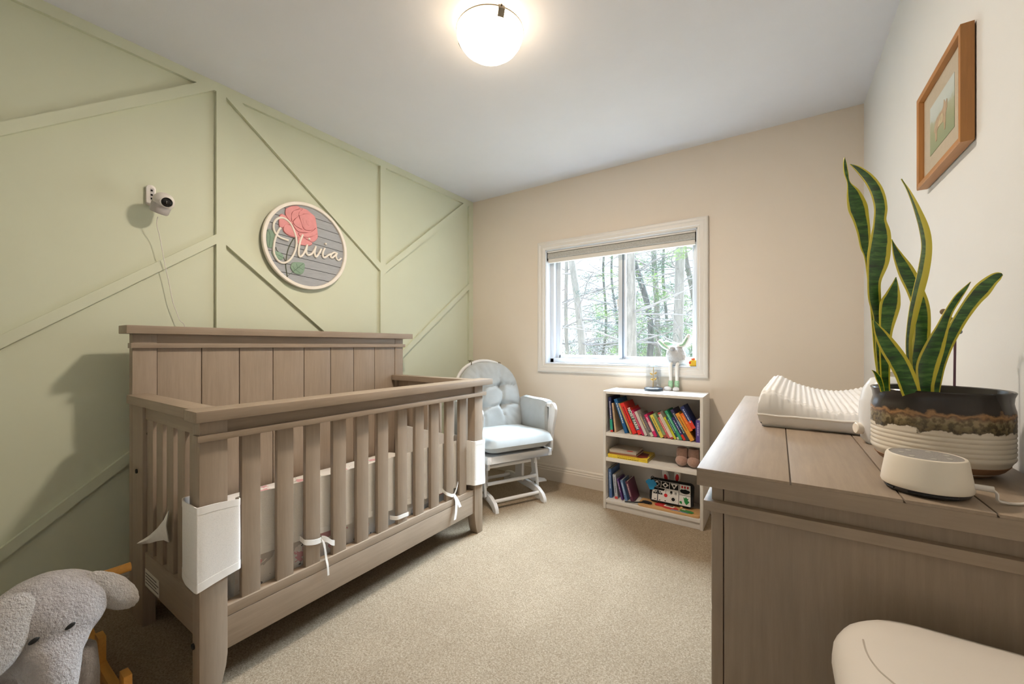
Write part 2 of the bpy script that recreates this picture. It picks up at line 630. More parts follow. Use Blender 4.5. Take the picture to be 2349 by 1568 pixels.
# ---------------------------------------------------------------- mattress and owl print sheet
def owl_mat():
    m, nt, b = new_mat('owl_print_cotton')
    tc = nt.nodes.new('ShaderNodeTexCoord')
    base = lin(244, 238, 230)

    def spots(scale, rad, color, prev, rnd, nscale=9, namp=.03):
        v = nt.nodes.new('ShaderNodeTexVoronoi')
        v.inputs['Scale'].default_value = scale
        v.inputs['Randomness'].default_value = rnd
        nz = nt.nodes.new('ShaderNodeTexNoise'); nz.inputs['Scale'].default_value = nscale
        ad = nt.nodes.new('ShaderNodeMixRGB'); ad.blend_type = 'ADD'; ad.inputs[0].default_value = namp
        nt.links.new(tc.outputs['Object'], ad.inputs[1]); nt.links.new(nz.outputs['Color'], ad.inputs[2])
        nt.links.new(tc.outputs['Object'], nz.inputs['Vector'])
        nt.links.new(ad.outputs[0], v.inputs['Vector'])
        lt = nt.nodes.new('ShaderNodeMath'); lt.operation = 'LESS_THAN'; lt.inputs[1].default_value = rad
        nt.links.new(v.outputs['Distance'], lt.inputs[0])
        mx = nt.nodes.new('ShaderNodeMixRGB')
        nt.links.new(lt.outputs[0], mx.inputs[0])
        if prev is None:
            mx.inputs[1].default_value = base
        else:
            nt.links.new(prev, mx.inputs[1])
        mx.inputs[2].default_value = color
        return mx.outputs[0]
    o = spots(8, .24, lin(206, 198, 190), None, 1, 40, .06)
    o = spots(9.3, .23, lin(228, 172, 174), o, 1, 45, .06)
    o = spots(13, .12, lin(240, 230, 220), o, 1)
    o = spots(24, .13, lin(60, 52, 50), o, 1, 80, .05)
    nt.links.new(o, b.inputs['Base Color'])
    b.inputs['Roughness'].default_value = .9
    return m


M_OWL = owl_mat()
mx0, mx1, my0, my1 = -2.172, -1.535, .600, 1.800
mat_t = thing('crib_mattress', 'white crib mattress under an owl print fitted sheet inside the crib', 'mattress', (-1.85, 1.2, .167))
make('mattress_core', MB().box(mx0, mx1, my0, my1, .167, .380), mat('white_mattress', (226, 226, 222), .9, .05, 200, .3, 500), mat_t, .03, segs=4)
# fitted sheet: top and a skirt that rides up towards the far end
out = rounded_rect(mx0 - .006, mx1 + .008, my0 - .006, my1 + .006, .05, 5)
dense = []
for (a, b) in zip(out, out[1:] + out[:1]):
    L = math.hypot(b[0] - a[0], b[1] - a[1]); k = max(1, int(L / .035))
    dense += [(a[0] + (b[0] - a[0]) * i / k, a[1] + (b[1] - a[1]) * i / k) for i in range(k)]
cx_, cy_ = (mx0 + mx1) / 2, (my0 + my1) / 2
rows = []
levels = [1.0, .985, .96, .9]
P = []
for (x, y) in dense:
    zb = .190 + .12 * max(0, (y - .75)) / 1.0
    col_ = []
    for t in [0, .1, .2, .3, .4, .5, .6, .7, .8, .9, 1.0]:
        z = zb + (.376 - zb) * t
        w = .006 * fbm((x * 2 + y * 2, 0, z), 14, 1) * (1 - t) * 2.2
        dx, dy = x - cx_, y - cy_; L = math.hypot(dx, dy)
        col_.append((x + dx / L * w, y + dy / L * w, z))
    for sc_, zz in ((.985, .388), (.95, .395), (.8, .396), (.5, .396), (.2, .396), (0.001, .396)):
        col_.append((cx_ + (x - cx_) * sc_, cy_ + (y - cy_) * sc_, zz + .003 * fbm((x * sc_, y * sc_, 0), 6, 2)))
    P.append(col_)
m_ = MB().grid(P, close_u=True); m_.smooth = True
make('fitted_sheet', m_, M_OWL, mat_t)

# ---------------------------------------------------------------- breathable mesh liner
M_MESH, nt_, b_ = new_mat('breathable_mesh')
b_.inputs['Base Color'].default_value = lin(246, 242, 236)
b_.inputs['Roughness'].default_value = .9
b_.inputs['Transmission Weight'].default_value = 0.0
tr_ = nt_.nodes.new('ShaderNodeBsdfTranslucent'); tr_.inputs[0].default_value = lin(246, 242, 236)
tp_ = nt_.nodes.new('ShaderNodeBsdfTransparent')
m1_ = nt_.nodes.new('ShaderNodeMixShader'); m1_.inputs[0].default_value = .12
m2_ = nt_.nodes.new('ShaderNodeMixShader')
vo_ = nt_.nodes.new('ShaderNodeTexVoronoi'); vo_.inputs['Scale'].default_value = 420
tc_ = nt_.nodes.new('ShaderNodeTexCoord')
nt_.links.new(tc_.outputs['Object'], vo_.inputs['Vector'])
mr_ = ramp(nt_, vo_.outputs['Distance'], [(.12, (.22, .22, .22, 1)), (.4, (.03, .03, .03, 1))])
nt_.links.new(mr_.outputs[0], m2_.inputs[0])
nt_.links.new(b_.outputs[0], m1_.inputs[1]); nt_.links.new(tr_.outputs[0], m1_.inputs[2])
nt_.links.new(m1_.outputs[0], m2_.inputs[1]); nt_.links.new(tp_.outputs[0], m2_.inputs[2])
nt_.links.new(m2_.outputs[0], nt_.nodes['Material Output'].inputs[0])
M_RIB = mat('white_binding', (238, 234, 228), .85, .02, 60)

ln = thing('crib_liner', 'white mesh crib liner wrapped around the posts and tied to the slats', 'crib liner', (-1.5, 1.2, .28))
path = [(-2.14, .572, .575, .330), (-1.95, .568, .578, .332), (-1.76, .565, .582, .335), (-1.69, .556, .588, .340), (-1.655, .530, .594, .345),
        (-1.63, .500, .600, .350), (-1.56, .484, .606, .352), (-1.50, .480, .612, .353), (-1.458, .479, .6135, .356), (-1.452, .486, .6135, .358),
        (-1.453, .53, .612, .368), (-1.456, .582, .606, .376), (-1.463, .599, .602, .376), (-1.485, .6055, .599, .375), (-1.507, .6065, .595, .374), (-1.5125, .64, .592, .372),
        (-1.512, .9, .581, .357), (-1.512, 1.2, .577, .335), (-1.512, 1.5, .575, .312), (-1.512, 1.70, .566, .303), (-1.509, 1.770, .558, .300),
        (-1.478, 1.790, .554, .300), (-1.456, 1.800, .551, .298), (-1.454, 1.85, .548, .290), (-1.455, 1.893, .546, .284), (-1.464, 1.902, .546, .284),
        (-1.52, 1.902, .548, .286), (-1.58, 1.900, .55, .29), (-1.635, 1.888, .552, .295), (-1.655, 1.862, .553, .30), (-1.68, 1.838, .555, .305), (-1.75, 1.828, .56, .31), (-2.14, 1.826, .575, .33)]
pp = spline(path, 8)


def strip(mb, f0, f1, thick, nz=1):
    L, R = [], []
    for i, p in enumerate(pp):
        a, b = pp[max(0, i - 1)], pp[min(len(pp) - 1, i + 1)]
        d = Vector((b[0] - a[0], b[1] - a[1], 0)).normalized()
        nrm = Vector((-d.y, d.x, 0)) * thick / 2
        la, ra = [], []
        for k in range(nz + 1):
            f = f0 + (f1 - f0) * k / nz
            q = Vector((p[0], p[1], p[3] + (p[2] - p[3]) * f))
            w = .0018 * fbm((p[0] + p[1], q.z, 0), 9, 3)
            la.append(q + nrm * (1 + w / thick)); ra.append(q - nrm * (1 - w / thick))
        L.append(la + ra[::-1] + [la[0]])
    mb.grid(L)
    mb.smooth = True
    return mb


make('mesh_panel', strip(MB(), .10, .92, .0016, 5), M_MESH, ln)
make('top_binding', strip(MB(), .91, 1.0, .0030), M_RIB, ln)
make('bottom_binding', strip(MB(), 0.0, .105, .0030), M_RIB, ln)


def ribbon(pts, w, parent, name='tie'):
    """flat ribbon along points, width vertical-ish"""
    q = spline(pts, 6)
    P = []
    for i, p in enumerate(q):
        ww = w * (1 if 0 < i < len(q) - 1 else .9)
        P.append([Vector(p) + Vector((.0008, 0, ww / 2)), Vector(p) + Vector((-.0008, 0, ww / 2)),
                  Vector(p) + Vector((-.0008, 0, -ww / 2)), Vector(p) + Vector((.0008, 0, -ww / 2)), Vector(p) + Vector((.0008, 0, ww / 2))])
    m = MB().grid(P); m.smooth = True
    return make(name, m, M_RIB, parent)


def vribbon(pts, w, parent, name='tie_end'):
    q = spline(pts, 6)
    P = []
    for i, p in enumerate(q):
        P.append([Vector(p) + Vector((.0008, w / 2, 0)), Vector(p) + Vector((-.0008, w / 2, 0)),
                  Vector(p) + Vector((-.0008, -w / 2, 0)), Vector(p) + Vector((.0008, -w / 2, 0)), Vector(p) + Vector((.0008, w / 2, 0))])
    m = MB().grid(P); m.smooth = True
    return make(name, m, M_RIB, parent)


xf = CX - .009
t1 = ribbon([(-1.505, .818, .375), (-1.485, .817, .372), (xf, .824, .364), (xf + .002, .858, .352), (xf, .884, .349), (xf - .006, .894, .350)], .020, ln)
vribbon([(xf, .890, .352), (xf + .004, .897, .32), (xf + .006, .903, .27), (xf + .012, .905, .245), (xf + .012, .908, .205)], .008, t1)
ribbon([(xf, .888, .353), (xf + .003, .905, .345), (xf + .004, .925, .325), (xf + .003, .940, .316)], .022, t1, 'tie_end')
t2 = ribbon([(-1.50, 1.236, .305), (-1.485, 1.246, .302), (xf, 1.262, .300), (xf + .001, 1.30, .299), (xf, 1.326, .297)], .018, ln)
t3 = ribbon([(-1.50, 1.585, .330), (-1.485, 1.582, .322), (xf, 1.590, .312), (xf + .002, 1.63, .290), (xf, 1.652, .285)], .018, ln)
ribbon([(xf, 1.650, .285), (xf + .002, 1.668, .315), (xf + .001, 1.680, .345)], .016, t3, 'tie_end')
vribbon([(xf + .001, 1.650, .288), (xf + .008, 1.653, .270), (xf + .012, 1.655, .25), (xf + .016, 1.648, .20), (xf + .018, 1.636, .160)], .018, t3)
vribbon([(xf, 1.652, .285), (xf + .010, 1.668, .25), (xf + .018, 1.680, .215)], .020, t3)
# loose corner flap pushed out between the end slats
P = []
for i, (u, v0, v1, y) in enumerate(((388, 1168, 1243, .512), (376, 1192, 1238, .506), (362, 1210, 1240, .497), (345, 1226, 1245, .485), (330, 1236, 1247, .475), (321, 1241, 1247, .470))):
    a, b = at(u, v0, 1, y), at(u, v1, 1, y)
    e = Vector((0, .0012, 0))
    mid = (a + b) / 2 + Vector((0, -.008, 0))
    P.append([a - e, mid - e, b - e, b + e, mid + e, a + e, a - e])
m_ = MB().grid(P); m_.smooth = True
make('loose_flap', m_, M_RIB, ln)

# ================================================================ CEILING LAMP
lc = at(1124, 78, 2, HC - .045); lc.z = HC
lamp = thing('ceiling_lamp', 'flush ceiling lamp with a glowing frosted glass bowl', 'ceiling lamp', lc)
R0 = .138
make('ceiling_plate', MB().lathe([(0, 0), (.060, 0), (.060, -.030), (R0 - .034, -.034), (R0 - .032, -.038), (0, -.038)], c=lc, n=40), M_WHITE, lamp)
M_BOWL = emit_mat('lit_frosted_glass', (1.0, .78, .54, 1), 20.0)
_nt = M_BOWL.node_tree
_mx = _nt.nodes.new('ShaderNodeMixShader'); _tp = _nt.nodes.new('ShaderNodeBsdfTransparent')
_em = [n for n in _nt.nodes if n.type == 'EMISSION'][0]; _ou = [n for n in _nt.nodes if n.type == 'OUTPUT_MATERIAL'][0]
_mx.inputs[0].default_value = .5
_nt.links.new(_tp.outputs[0], _mx.inputs[1]); _nt.links.new(_em.outputs[0], _mx.inputs[2]); _nt.links.new(_mx.outputs[0], _ou.inputs[0])
ld_ = bpy.data.lights.new('led_disc', 'AREA')
ld_.shape = 'DISK'; ld_.size = .15; ld_.energy = LAMP_POWER; ld_.color = LAMP_COLOR[:3]
lo_ = bpy.data.objects.new('led_disc', ld_)
COL.objects.link(lo_); lo_.parent = lamp; lo_.location = (0, 0, -.046)
make('glass_bowl', MB().lathe([(R0 - .004, -.044), (R0, -.048), (R0 * .985, -.058), (R0 * .94, -.074), (R0 * .83, -.096), (R0 * .65, -.116), (R0 * .40, -.131), (0, -.137)], c=lc, n=56), M_BOWL, lamp)
make('bowl_rim', MB().lathe([(R0 - .003, -0.038), (R0 + .002, -0.038), (R0 + .002, -0.043), (R0 - .003, -0.043)], c=lc, n=56), M_CHROME, lamp)
for a in (-27, 94, 198):
    a = math.radians(a - 8)
    d = Vector((math.cos(a), math.sin(a), 0)); t = Vector((-d.y, d.x, 0))
    mb = MB()
    prof_c = [(R0 + .004, -0.035), (R0 + .007, -0.050), (R0 - .002, -0.068), (R0 - .014, -0.078), (R0 - .018, -0.073), (R0 - .003, -0.060), (R0 + .003, -0.046), (R0 + .000, -0.035)]
    mb.prism(prof_c, lambda r, z: tuple(lc + d * r - t * .013 + Vector((0, 0, z))), lambda r, z: tuple(lc + d * r + t * .013 + Vector((0, 0, z))))
    c = make('clip', mb, M_CHROME, lamp, .002)
    make('clip_arm', MB().tube([lc + d * .085 + Vector((0, 0, -0.034)), lc + d * (R0 + .004) + Vector((0, 0, -0.034)), lc + d * (R0 + .005) + Vector((0, 0, -0.038))], .004, 6), M_CHROME, c)

# ================================================================ NAME SIGN on the sage wall
SY, SZ, SR = 1.339, 1.702, .260
SX = XL + .010
sign = thing('round_name_sign', 'round wooden name sign with a pink rose and raised cream lettering', 'wall sign', (XL, SY, SZ - SR))
M_CREAM = mat('cream_paint', (242, 234, 222), .55, .02, 20)
M_SGREY = mat('grey_stain', (166, 168, 171), .7, .08, 20, .1, 120, mapping=(1, 1, 8))
M_ROSE = mat('rose_paint', (228, 152, 152), .6, .06, 25)
M_CREASE = mat('dark_rose_paint', (168, 92, 92), .7, .05)
M_LEAF = mat('sage_leaf_paint', (134, 160, 138), .6, .08, 30)
M_STEM = mat('dark_stem_paint', (88, 94, 74), .7, .08)
make('backing', MB().lathe([(0, 0), (SR - .004, 0), (SR - .004, .006), (0, .006)], n=72, M=Matrix.Translation((SX, SY, SZ)) @ Matrix.Rotation(math.pi / 2, 4, 'Y')), M_DARK, sign)
ri = SR - .021
ph = 2 * ri / 9.0
for k in range(9):
    z0, z1 = -ri + k * ph + .0016, -ri + (k + 1) * ph - .0016
    poly = []
    for j in range(13):
        z = z0 + (z1 - z0) * j / 12
        poly.append((math.sqrt(max(0, ri * ri - z * z)), z))
    poly = poly + [(-y, z) for y, z in reversed(poly)]
    tilt = .06
    pl = [(SY + y * math.cos(tilt) + z * math.sin(tilt), SZ - y * math.sin(tilt) + z * math.cos(tilt)) for y, z in poly]
    make('plank', MB().prism_x(pl, SX + .006, SX + .011), M_SGREY, sign)
rp = [(SR - .020, .006), (SR, .006), (SR, .020), (SR - .003, .023), (SR - .018, .023), (SR - .020, .020), (SR - .020, .006)]
make('ring', MB().lathe(rp, n=80, M=Matrix.Translation((SX, SY, SZ)) @ Matrix.Rotation(math.pi / 2, 4, 'Y')), M_CREAM, sign)


def sg(X, Y, up=.012):
    """sign plane point from a close-up survey coordinate"""
    return at(580 + X / 6.817, 450 + Y / 6.817, 0, SX + up)


def relief(name, pts, up, th, m, parent, bev=.0025, smooth_n=5):
    q = spline(pts + [pts[0]], smooth_n)[:-1] if smooth_n else pts
    P = [sg(x, y, up) for x, y in q]
    poly = [(p.y, p.z) for p in P]
    return make(name, MB().prism_x(poly, SX + up, SX + up + th), m, parent, bev)


RS = .011
rose = relief('rose', [(515, 190), (600, 155), (690, 152), (740, 180), (830, 205), (905, 265), (965, 320), (985, 400), (1003, 520), (1010, 630), (985, 690), (925, 715), (900, 770), (760, 765), (700, 745), (690, 650), (640, 645), (560, 620), (480, 560), (455, 490), (405, 470), (410, 310), (450, 275), (505, 300)], RS, .004, M_ROSE, sign)
petals = [
    ([(515, 195), (600, 158), (690, 155), (735, 185), (640, 225), (600, 270), (595, 340), (590, 390), (545, 345), (508, 270)], .003),
    ([(410, 320), (455, 280), (510, 310), (560, 380), (600, 440), (530, 440), (480, 480), (415, 465)], .0025),
    ([(475, 500), (500, 445), (545, 440), (610, 480), (690, 580), (690, 640), (610, 625), (530, 590), (485, 545)], .004),
    ([(605, 360), (602, 290), (640, 228), (720, 210), (780, 195), (720, 250), (705, 310), (640, 360), (615, 395)], .0035),
    ([(710, 290), (725, 240), (765, 228), (795, 262), (760, 295), (725, 305)], .0055),
    ([(625, 400), (660, 355), (705, 325), (745, 400), (772, 510), (710, 490), (650, 450)], .0055),
    ([(722, 312), (800, 280), (880, 280), (940, 330), (965, 420), (930, 520), (850, 530), (790, 500), (750, 400)], .0050),
    ([(770, 350), (830, 345), (880, 370), (910, 440), (880, 490), (800, 500), (785, 430)], .0062),
    ([(820, 370), (860, 372), (885, 430), (870, 465), (835, 430)], .0075),
    ([(615, 425), (680, 480), (770, 530), (900, 548), (890, 568), (760, 562), (700, 545), (650, 490)], .0050),
    ([(715, 575), (830, 575), (930, 545), (985, 500), (998, 580), (940, 620), (860, 640), (770, 630), (725, 610)], .0040),
    ([(800, 645), (900, 640), (1000, 590), (1008, 650), (960, 705), (910, 710)], .0032),
    ([(705, 640), (780, 655), (920, 725), (890, 768), (760, 760), (705, 735)], .0030),
]
for pts, th in petals:
    pt_o = relief('petal', pts, RS + .0035, th, M_ROSE, sign, .0018, 4)
    make('petal_shading', MB().tube([sg(x, y, RS + .0040) for x, y in spline(pts + [pts[0]], 4)], .0016, 5), M_CREASE, pt_o)
lf = relief('leaf', [(235, 510), (285, 525), (345, 580), (350, 640), (325, 720), (300, 800), (235, 795), (215, 700), (212, 590)], RS, .004, M_LEAF, sign)
lf2 = relief('leaf', [(285, 870), (360, 860), (430, 885), (475, 930), (460, 985), (400, 985), (320, 940)], RS, .004, M_LEAF, sign)
lf3 = relief('leaf', [(582, 1110), (610, 1040), (680, 1030), (790, 1045), (806, 1110), (780, 1200), (715, 1222), (630, 1190)], RS, .006, M_LEAF, sign)


def vein(pts, r, m, parent, up, name='vein', n=5):
    P = [sg(x, y, up) for x, y in spline(pts, n)]
    return make(name, MB().tube(P, r, 6), m, parent)


M_VEIN = mat('vein_paint', (96, 120, 100), .7, .05)
vein([(555, 1235), (640, 1170), (720, 1105), (790, 1050)], .0012, M_VEIN, lf3, RS + .006)
for a, b in (((660, 1155), (625, 1090)), ((700, 1122), (680, 1050)), ((670, 1148), (740, 1200)), ((720, 1105), (785, 1150))):
    vein([a, b], .0008, M_VEIN, lf3, RS + .006)
vein([(235, 520), (270, 620), (255, 780)], .001, M_VEIN, lf, RS + .004)
vein([(300, 880), (400, 920), (470, 960)], .001, M_VEIN, lf2, RS + .004)
vein([(640, 655), (580, 760), (540, 870), (520, 1000), (515, 1100), (540, 1260)], .0028, M_STEM, sign, RS + .001, 'stem')
vein([(360, 795), (380, 850), (460, 920), (505, 1010)], .0022, M_STEM, sign, RS + .001, 'stem')
LT = .017
for pts in ([(435, 490), (400, 540), (365, 620), (335, 720), (325, 850), (345, 930), (400, 1010), (480, 1042), (560, 1010), (630, 920), (675, 800), (680, 680), (650, 560), (590, 430), (510, 355), (430, 335), (360, 370), (325, 440), (330, 530), (370, 600), (440, 650), (555, 690)],
            [(780, 600), (740, 700), (718, 820), (720, 920), (745, 945), (790, 900), (830, 820), (850, 755), (835, 830), (838, 890), (870, 920), (920, 900), (965, 830), (985, 780), (965, 860), (972, 930), (995, 945), (1035, 890), (1070, 820),
             ],
            [(1125, 810), (1095, 880), (1095, 940), (1125, 960), (1180, 920), (1225, 900)],
            [(1310, 890), (1270, 880), (1225, 910), (1215, 950), (1245, 960), (1290, 920), (1315, 885), (1300, 940), (1320, 990), (1350, 995), (1380, 970)]):
    P = [sg(x, y, LT) for x, y in spline(pts, 6)]
    make('lettering', MB().tube(P, .0062, 8), M_CREAM, sign)
for x, y in ((880, 668), (1138, 745)):
    p = sg(x, y, LT)
    make('lettering', MB().ball(p, .0075, n=12, m=8), M_CREAM, sign)

# ================================================================ BABY MONITOR on the sage wall
bc = at(372, 466, 0, XL + .095)
mon = thing('baby_monitor', 'white pan-tilt baby monitor camera on a wall bracket', 'camera', (XL, bc.y, bc.z - .06))
M_PLA = mat('white_plastic', (226, 220, 214), .35, .01, 10)
M_PLG = mat('grey_plastic', (188, 182, 180), .4, .01, 10)
bt = at(347, 424, 0, XL + .016)
poly = rounded_rect(bt.y - .017, bt.y + .017, bt.z - .095, bt.z, .016)
br = make('bracket', MB().prism_x(poly, XL, XL + .016), M_PLA, mon, .002)
make('slot', MB().prism_x(rounded_rect(bt.y - .004, bt.y + .011, bt.z - .075, bt.z - .012, .007), XL + .0155, XL + .0165), M_PLG, br)
for dz in (.025, .045, .062):
    make('screw', MB().box(XL + .016, XL + .018, bt.y - .002, bt.y + .005, bt.z - dz - .004, bt.z - dz + .004), M_DARK, br)
make('bracket_arm', MB().tube([(XL + .008, bt.y + .004, bt.z - .085), (XL + .03, bt.y + .010, bt.z - .10), (XL + .06, bc.y - .006, bc.z - .03)], .010, 10), M_PLA, mon)
ax = Vector((.55, .25, -.55)).normalized()
tiltM = Matrix.Translation(bc) @ Vector((-.45, -.18, -1)).normalized().to_track_quat('Z', 'Y').to_matrix().to_4x4()
make('base', MB().lathe([(0, .046), (.030, .046), (.034, .040), (.036, .005), (.034, -.004), (0, -.004)], n=32, M=tiltM), M_PLG, mon)
hd = bc + Vector((.006, .004, .008))
head = make('head', MB().ball(hd, .039, n=28, m=18), M_PLA, mon)
ld = Vector((.93, .02, -.28)).normalized()
lm = Matrix.Translation(hd + ld * .026) @ ld.to_track_quat('Z', 'Y').to_matrix().to_4x4()
make('lens_ring', MB().lathe([(.020, .004), (.024, .004), (.025, .011), (.021, .014), (.020, .010)], n=28, M=lm), M_PLA, head)
make('lens', MB().lathe([(0, .013), (.012, .012), (.020, .009), (.020, .002), (0, .002)], n=24, M=lm), mat('black_gloss', (12, 12, 14), .08, .05), head)
make('brand_mark', MB().box(bc.x + .010, bc.x + .011, bc.y - .008, bc.y + .010, bc.z - .036, bc.z - .033), M_DARK, mon)
cpts = [at(u, v, 0, x) for u, v, x in ((362, 497, -2.325), (360, 515, -2.335), (367, 545, -2.352), (377, 600, -2.362), (386, 640, -2.366), (396, 690, -2.368), (405, 715, -2.369), (413, 735, -2.368), (425, 752, -2.364))]
cpts += [Vector((-2.36, cpts[-1].y + .02, 1.0)), Vector((-2.36, cpts[-1].y + .02, .4)), Vector((-2.36, cpts[-1].y, .14))]
make('power_cable', MB().tube(spline(cpts, 5), .0017, 6), M_PLA, mon)

# ================================================================ FRAMED PICTURE on the right wall
py0, py1, pz0, pz1, pxf = 1.412, 1.778, 1.594, 1.880, XR - .024
M_OAKZ = wood('honey_oak_z', (176, 122, 66), 'z', .4, .18)
M_OAKY = wood('honey_oak_y', (176, 122, 66), 'y', .4, .18)
pic = thing('framed_picture', 'small framed pastel picture of a brown animal in a meadow on the right wall', 'picture', (XR, (py0 + py1) / 2, pz0))
fw = .019
for a, b, m in (((py0, pz0), (py0, pz1), M_OAKZ), ((py1, pz1), (py1, pz0), M_OAKZ), ((py0, pz1), (py1, pz1), M_OAKY), ((py1, pz0), (py0, pz0), M_OAKY)):
    d = Vector((0, b[0] - a[0], b[1] - a[1])).normalized()
    w = Vector((0, -d.z, d.y))          # towards the inside
    ctr = Vector((0, (py0 + py1) / 2, (pz0 + pz1) / 2))
    if (ctr - Vector((0, a[0], a[1]))).dot(w) < 0:
        w = -w
    pr = [(0, 0), (0, .024), (.004, .0255), (fw - .003, .0235), (fw, .014), (fw, 0)]
    mb = MB()
    A, B = Vector((XR - .003, a[0], a[1])), Vector((XR - .003, b[0], b[1]))
    mb.prism(pr, lambda s, t: tuple(A + w * s + d * s + Vector((-t, 0, 0))), lambda s, t: tuple(B + w * s - d * s + Vector((-t, 0, 0))))
    make('frame_side', mb, m, pic)
make('mat_board', MB().box(XR - .014, XR - .004, py0 + .012, py1 - .012, pz0 + .012, pz1 - .012), mat('mat_board', (196, 182, 160), .9, .04, 60), pic)


def painting_mat():
    m, nt, b = new_mat('pastel_meadow')
    tc = nt.nodes.new('ShaderNodeTexCoord')
    sp = nt.nodes.new('ShaderNodeSeparateXYZ')
    nz = nt.nodes.new('ShaderNodeTexNoise'); nz.inputs['Scale'].default_value = 30; nz.inputs['Detail'].default_value = 4
    nt.links.new(tc.outputs['Generated'], sp.inputs[0])
    nt.links.new(tc.outputs['Object'], nz.inputs['Vector'])
    ma = nt.nodes.new('ShaderNodeMath'); ma.operation = 'MULTIPLY_ADD'; ma.inputs[1].default_value = .35
    nt.links.new(nz.outputs[0], ma.inputs[0]); nt.links.new(sp.outputs[2], ma.inputs[2])
    r = ramp(nt, ma.outputs[0], [(.15, lin(142, 156, 120)), (.55, lin(160, 166, 128)), (.75, lin(176, 180, 150)), (.84, lin(196, 206, 202)), (1, lin(204, 212, 208))])
    nt.links.new(r.outputs[0], b.inputs['Base Color'])
    b.inputs['Roughness'].default_value = .6
    return m


art = make('artwork', MB().box(XR - .0150, XR - .0135, py0 + .088, py1 - .080, pz0 + .074, pz1 - .070), painting_mat(), pic)
M_COW = mat('pastel_brown', (186, 160, 130), .7, .2, 60)
M_COW2 = mat('pastel_ochre', (206, 190, 152), .7, .15, 60)
cyc, czc = (py0 + py1) / 2, (pz0 + pz1) / 2
for mm, pts in ((M_COW, [(-.065, -.015), (-.05, .012), (-.015, .018), (.012, .022), (.020, .040), (.030, .028), (.042, .032), (.044, .010), (.034, -.004), (.030, -.040), (.020, -.042), (.014, -.018), (-.035, -.018), (-.040, -.044), (-.052, -.044), (-.056, -.02)]),
                (M_COW2, [(-.03, -.012), (-.01, .008), (.012, .006), (.010, -.012), (-.01, -.016)])):
    q = spline([(cyc - a, czc + b) for a, b in pts] + [(cyc - pts[0][0], czc + pts[0][1])], 4)[:-1]
    make('painted_figure', MB().prism_x(q, XR - .0156 - (.0004 if mm is M_COW2 else 0), XR - .0145), mm, art)
M_PGL = glass_mat('picture_glass', (1, 1, 1, 1), .07)
make('glazing', MB().box(XR - .0185, XR - .0175, py0 + .015, py1 - .015, pz0 + .015, pz1 - .015), M_PGL, pic)
make('backing', MB().box(XR - .004, XR - .0005, py0 + .006, py1 - .006, pz0 + .006, pz1 - .006), M_DARK, pic)

# ================================================================ DRESSER along the right wall
DX0, DX1, DY0, DY1, DH = -.134, XR - .010, .861, 2.235, .860
dr = thing('dresser', 'taupe wooden dresser along the right wall', 'dresser', ((DX0 + DX1) / 2, (DY0 + DY1) / 2, 0))
tw = [DX0, .018, .164, .262, DX1]
for a, b in zip(tw, tw[1:]):
    make('top_board', MB().box(a + (.0012 if a != DX0 else 0), b - (.0012 if b != DX1 else 0), DY0, DY1, .8545, DH), W_Y, dr, .001)
make('top_core', MB().box(DX0, DX1, DY0, DY1, .8265, .8545), W_X, dr)
bx0_, by0_, by1_ = -.110, .884, 2.212
make('body', MB().box(bx0_ + .004, DX1 - .002, by0_ + .024, by1_, .10, .8265), W_Z, dr)
make('end_panel', MB().box(bx0_ + .0215, DX1 - .002, by0_ + .0, by0_ + .024, .06, .8265), W_Z, dr, .001)
make('corner_post', MB().box(bx0_, bx0_ + .020, by0_ - .001, by0_ + .05, 0, .8265), W_Z, dr, .002)
make('corner_post', MB().box(bx0_, bx0_ + .040, by1_ - .05, by1_ + .001, 0, .8265), W_Z, dr, .002)
make('rear_leg', MB().box(DX1 - .045, DX1 - .002, by0_ + .026, by0_ + .07, 0, .10), W_Z, dr, .002)
make('rear_leg', MB().box(DX1 - .045, DX1 - .002, by1_ - .05, by1_ - .002, 0, .10), W_Z, dr, .002)
make('moulding', MB().box(bx0_ - .013, DX1 - .001, by0_ - .016, by1_ + .014, .777, .7965), W_X, dr, .002)
# drawers on the room side
for zi in range(3):
    for k in range(2):
        y0 = by0_ + .055 + k * .632; y1 = y0 + .620
        z0 = .115 + zi * .219; z1 = z0 + .210
        make('drawer', MB().box(bx0_ - .008, bx0_ + .003, y0, y1, z0, z1), W_Y, dr, .003)

# ================================================================ CHANGING PAD
pad_t = thing('changing_pad', 'contoured changing pad in a white waffle-knit cover on the dresser', 'changing pad', (.165, 1.75, DH), math.radians(-2))
M_WAF, nt_, b_ = new_mat('white_waffle_knit')
b_.inputs['Base Color'].default_value = lin(236, 234, 232); b_.inputs['Roughness'].default_value = .9
PLX, PLY = .196, .345


def pad_top(x):
    a = abs(x) / PLX
    return .058 + .052 * min(1, (a / .85)) ** 2 - (.0 if a < .9 else .25 * (a - .9) ** 1.5)


rows = []
N1, N2 = 175, 280
for i in range(N1):
    x = -PLX + 2 * PLX * i / (N1 - 1)
    r_ = []
    for j in range(N2):
        y = -PLY + 2 * PLY * j / (N2 - 1)
        e = min(1, (PLY - abs(y)) / .02)
        z = pad_top(x) * (0.82 + .18 * math.sqrt(max(0, e)))
        z += .0042 * (math.sin(x * 2 * math.pi / .0150) * .5 + .5) * (.5 + .5 * math.sin(y * 2 * math.pi / .0125 + (math.pi if int((x + 1 - .00375) / .0150) % 2 else 0)))
        z += .002 * fbm((x, y, 0), 12, 4)
        r_.append((x, y, z))
    rows.append(r_)
m_ = MB().grid(rows)
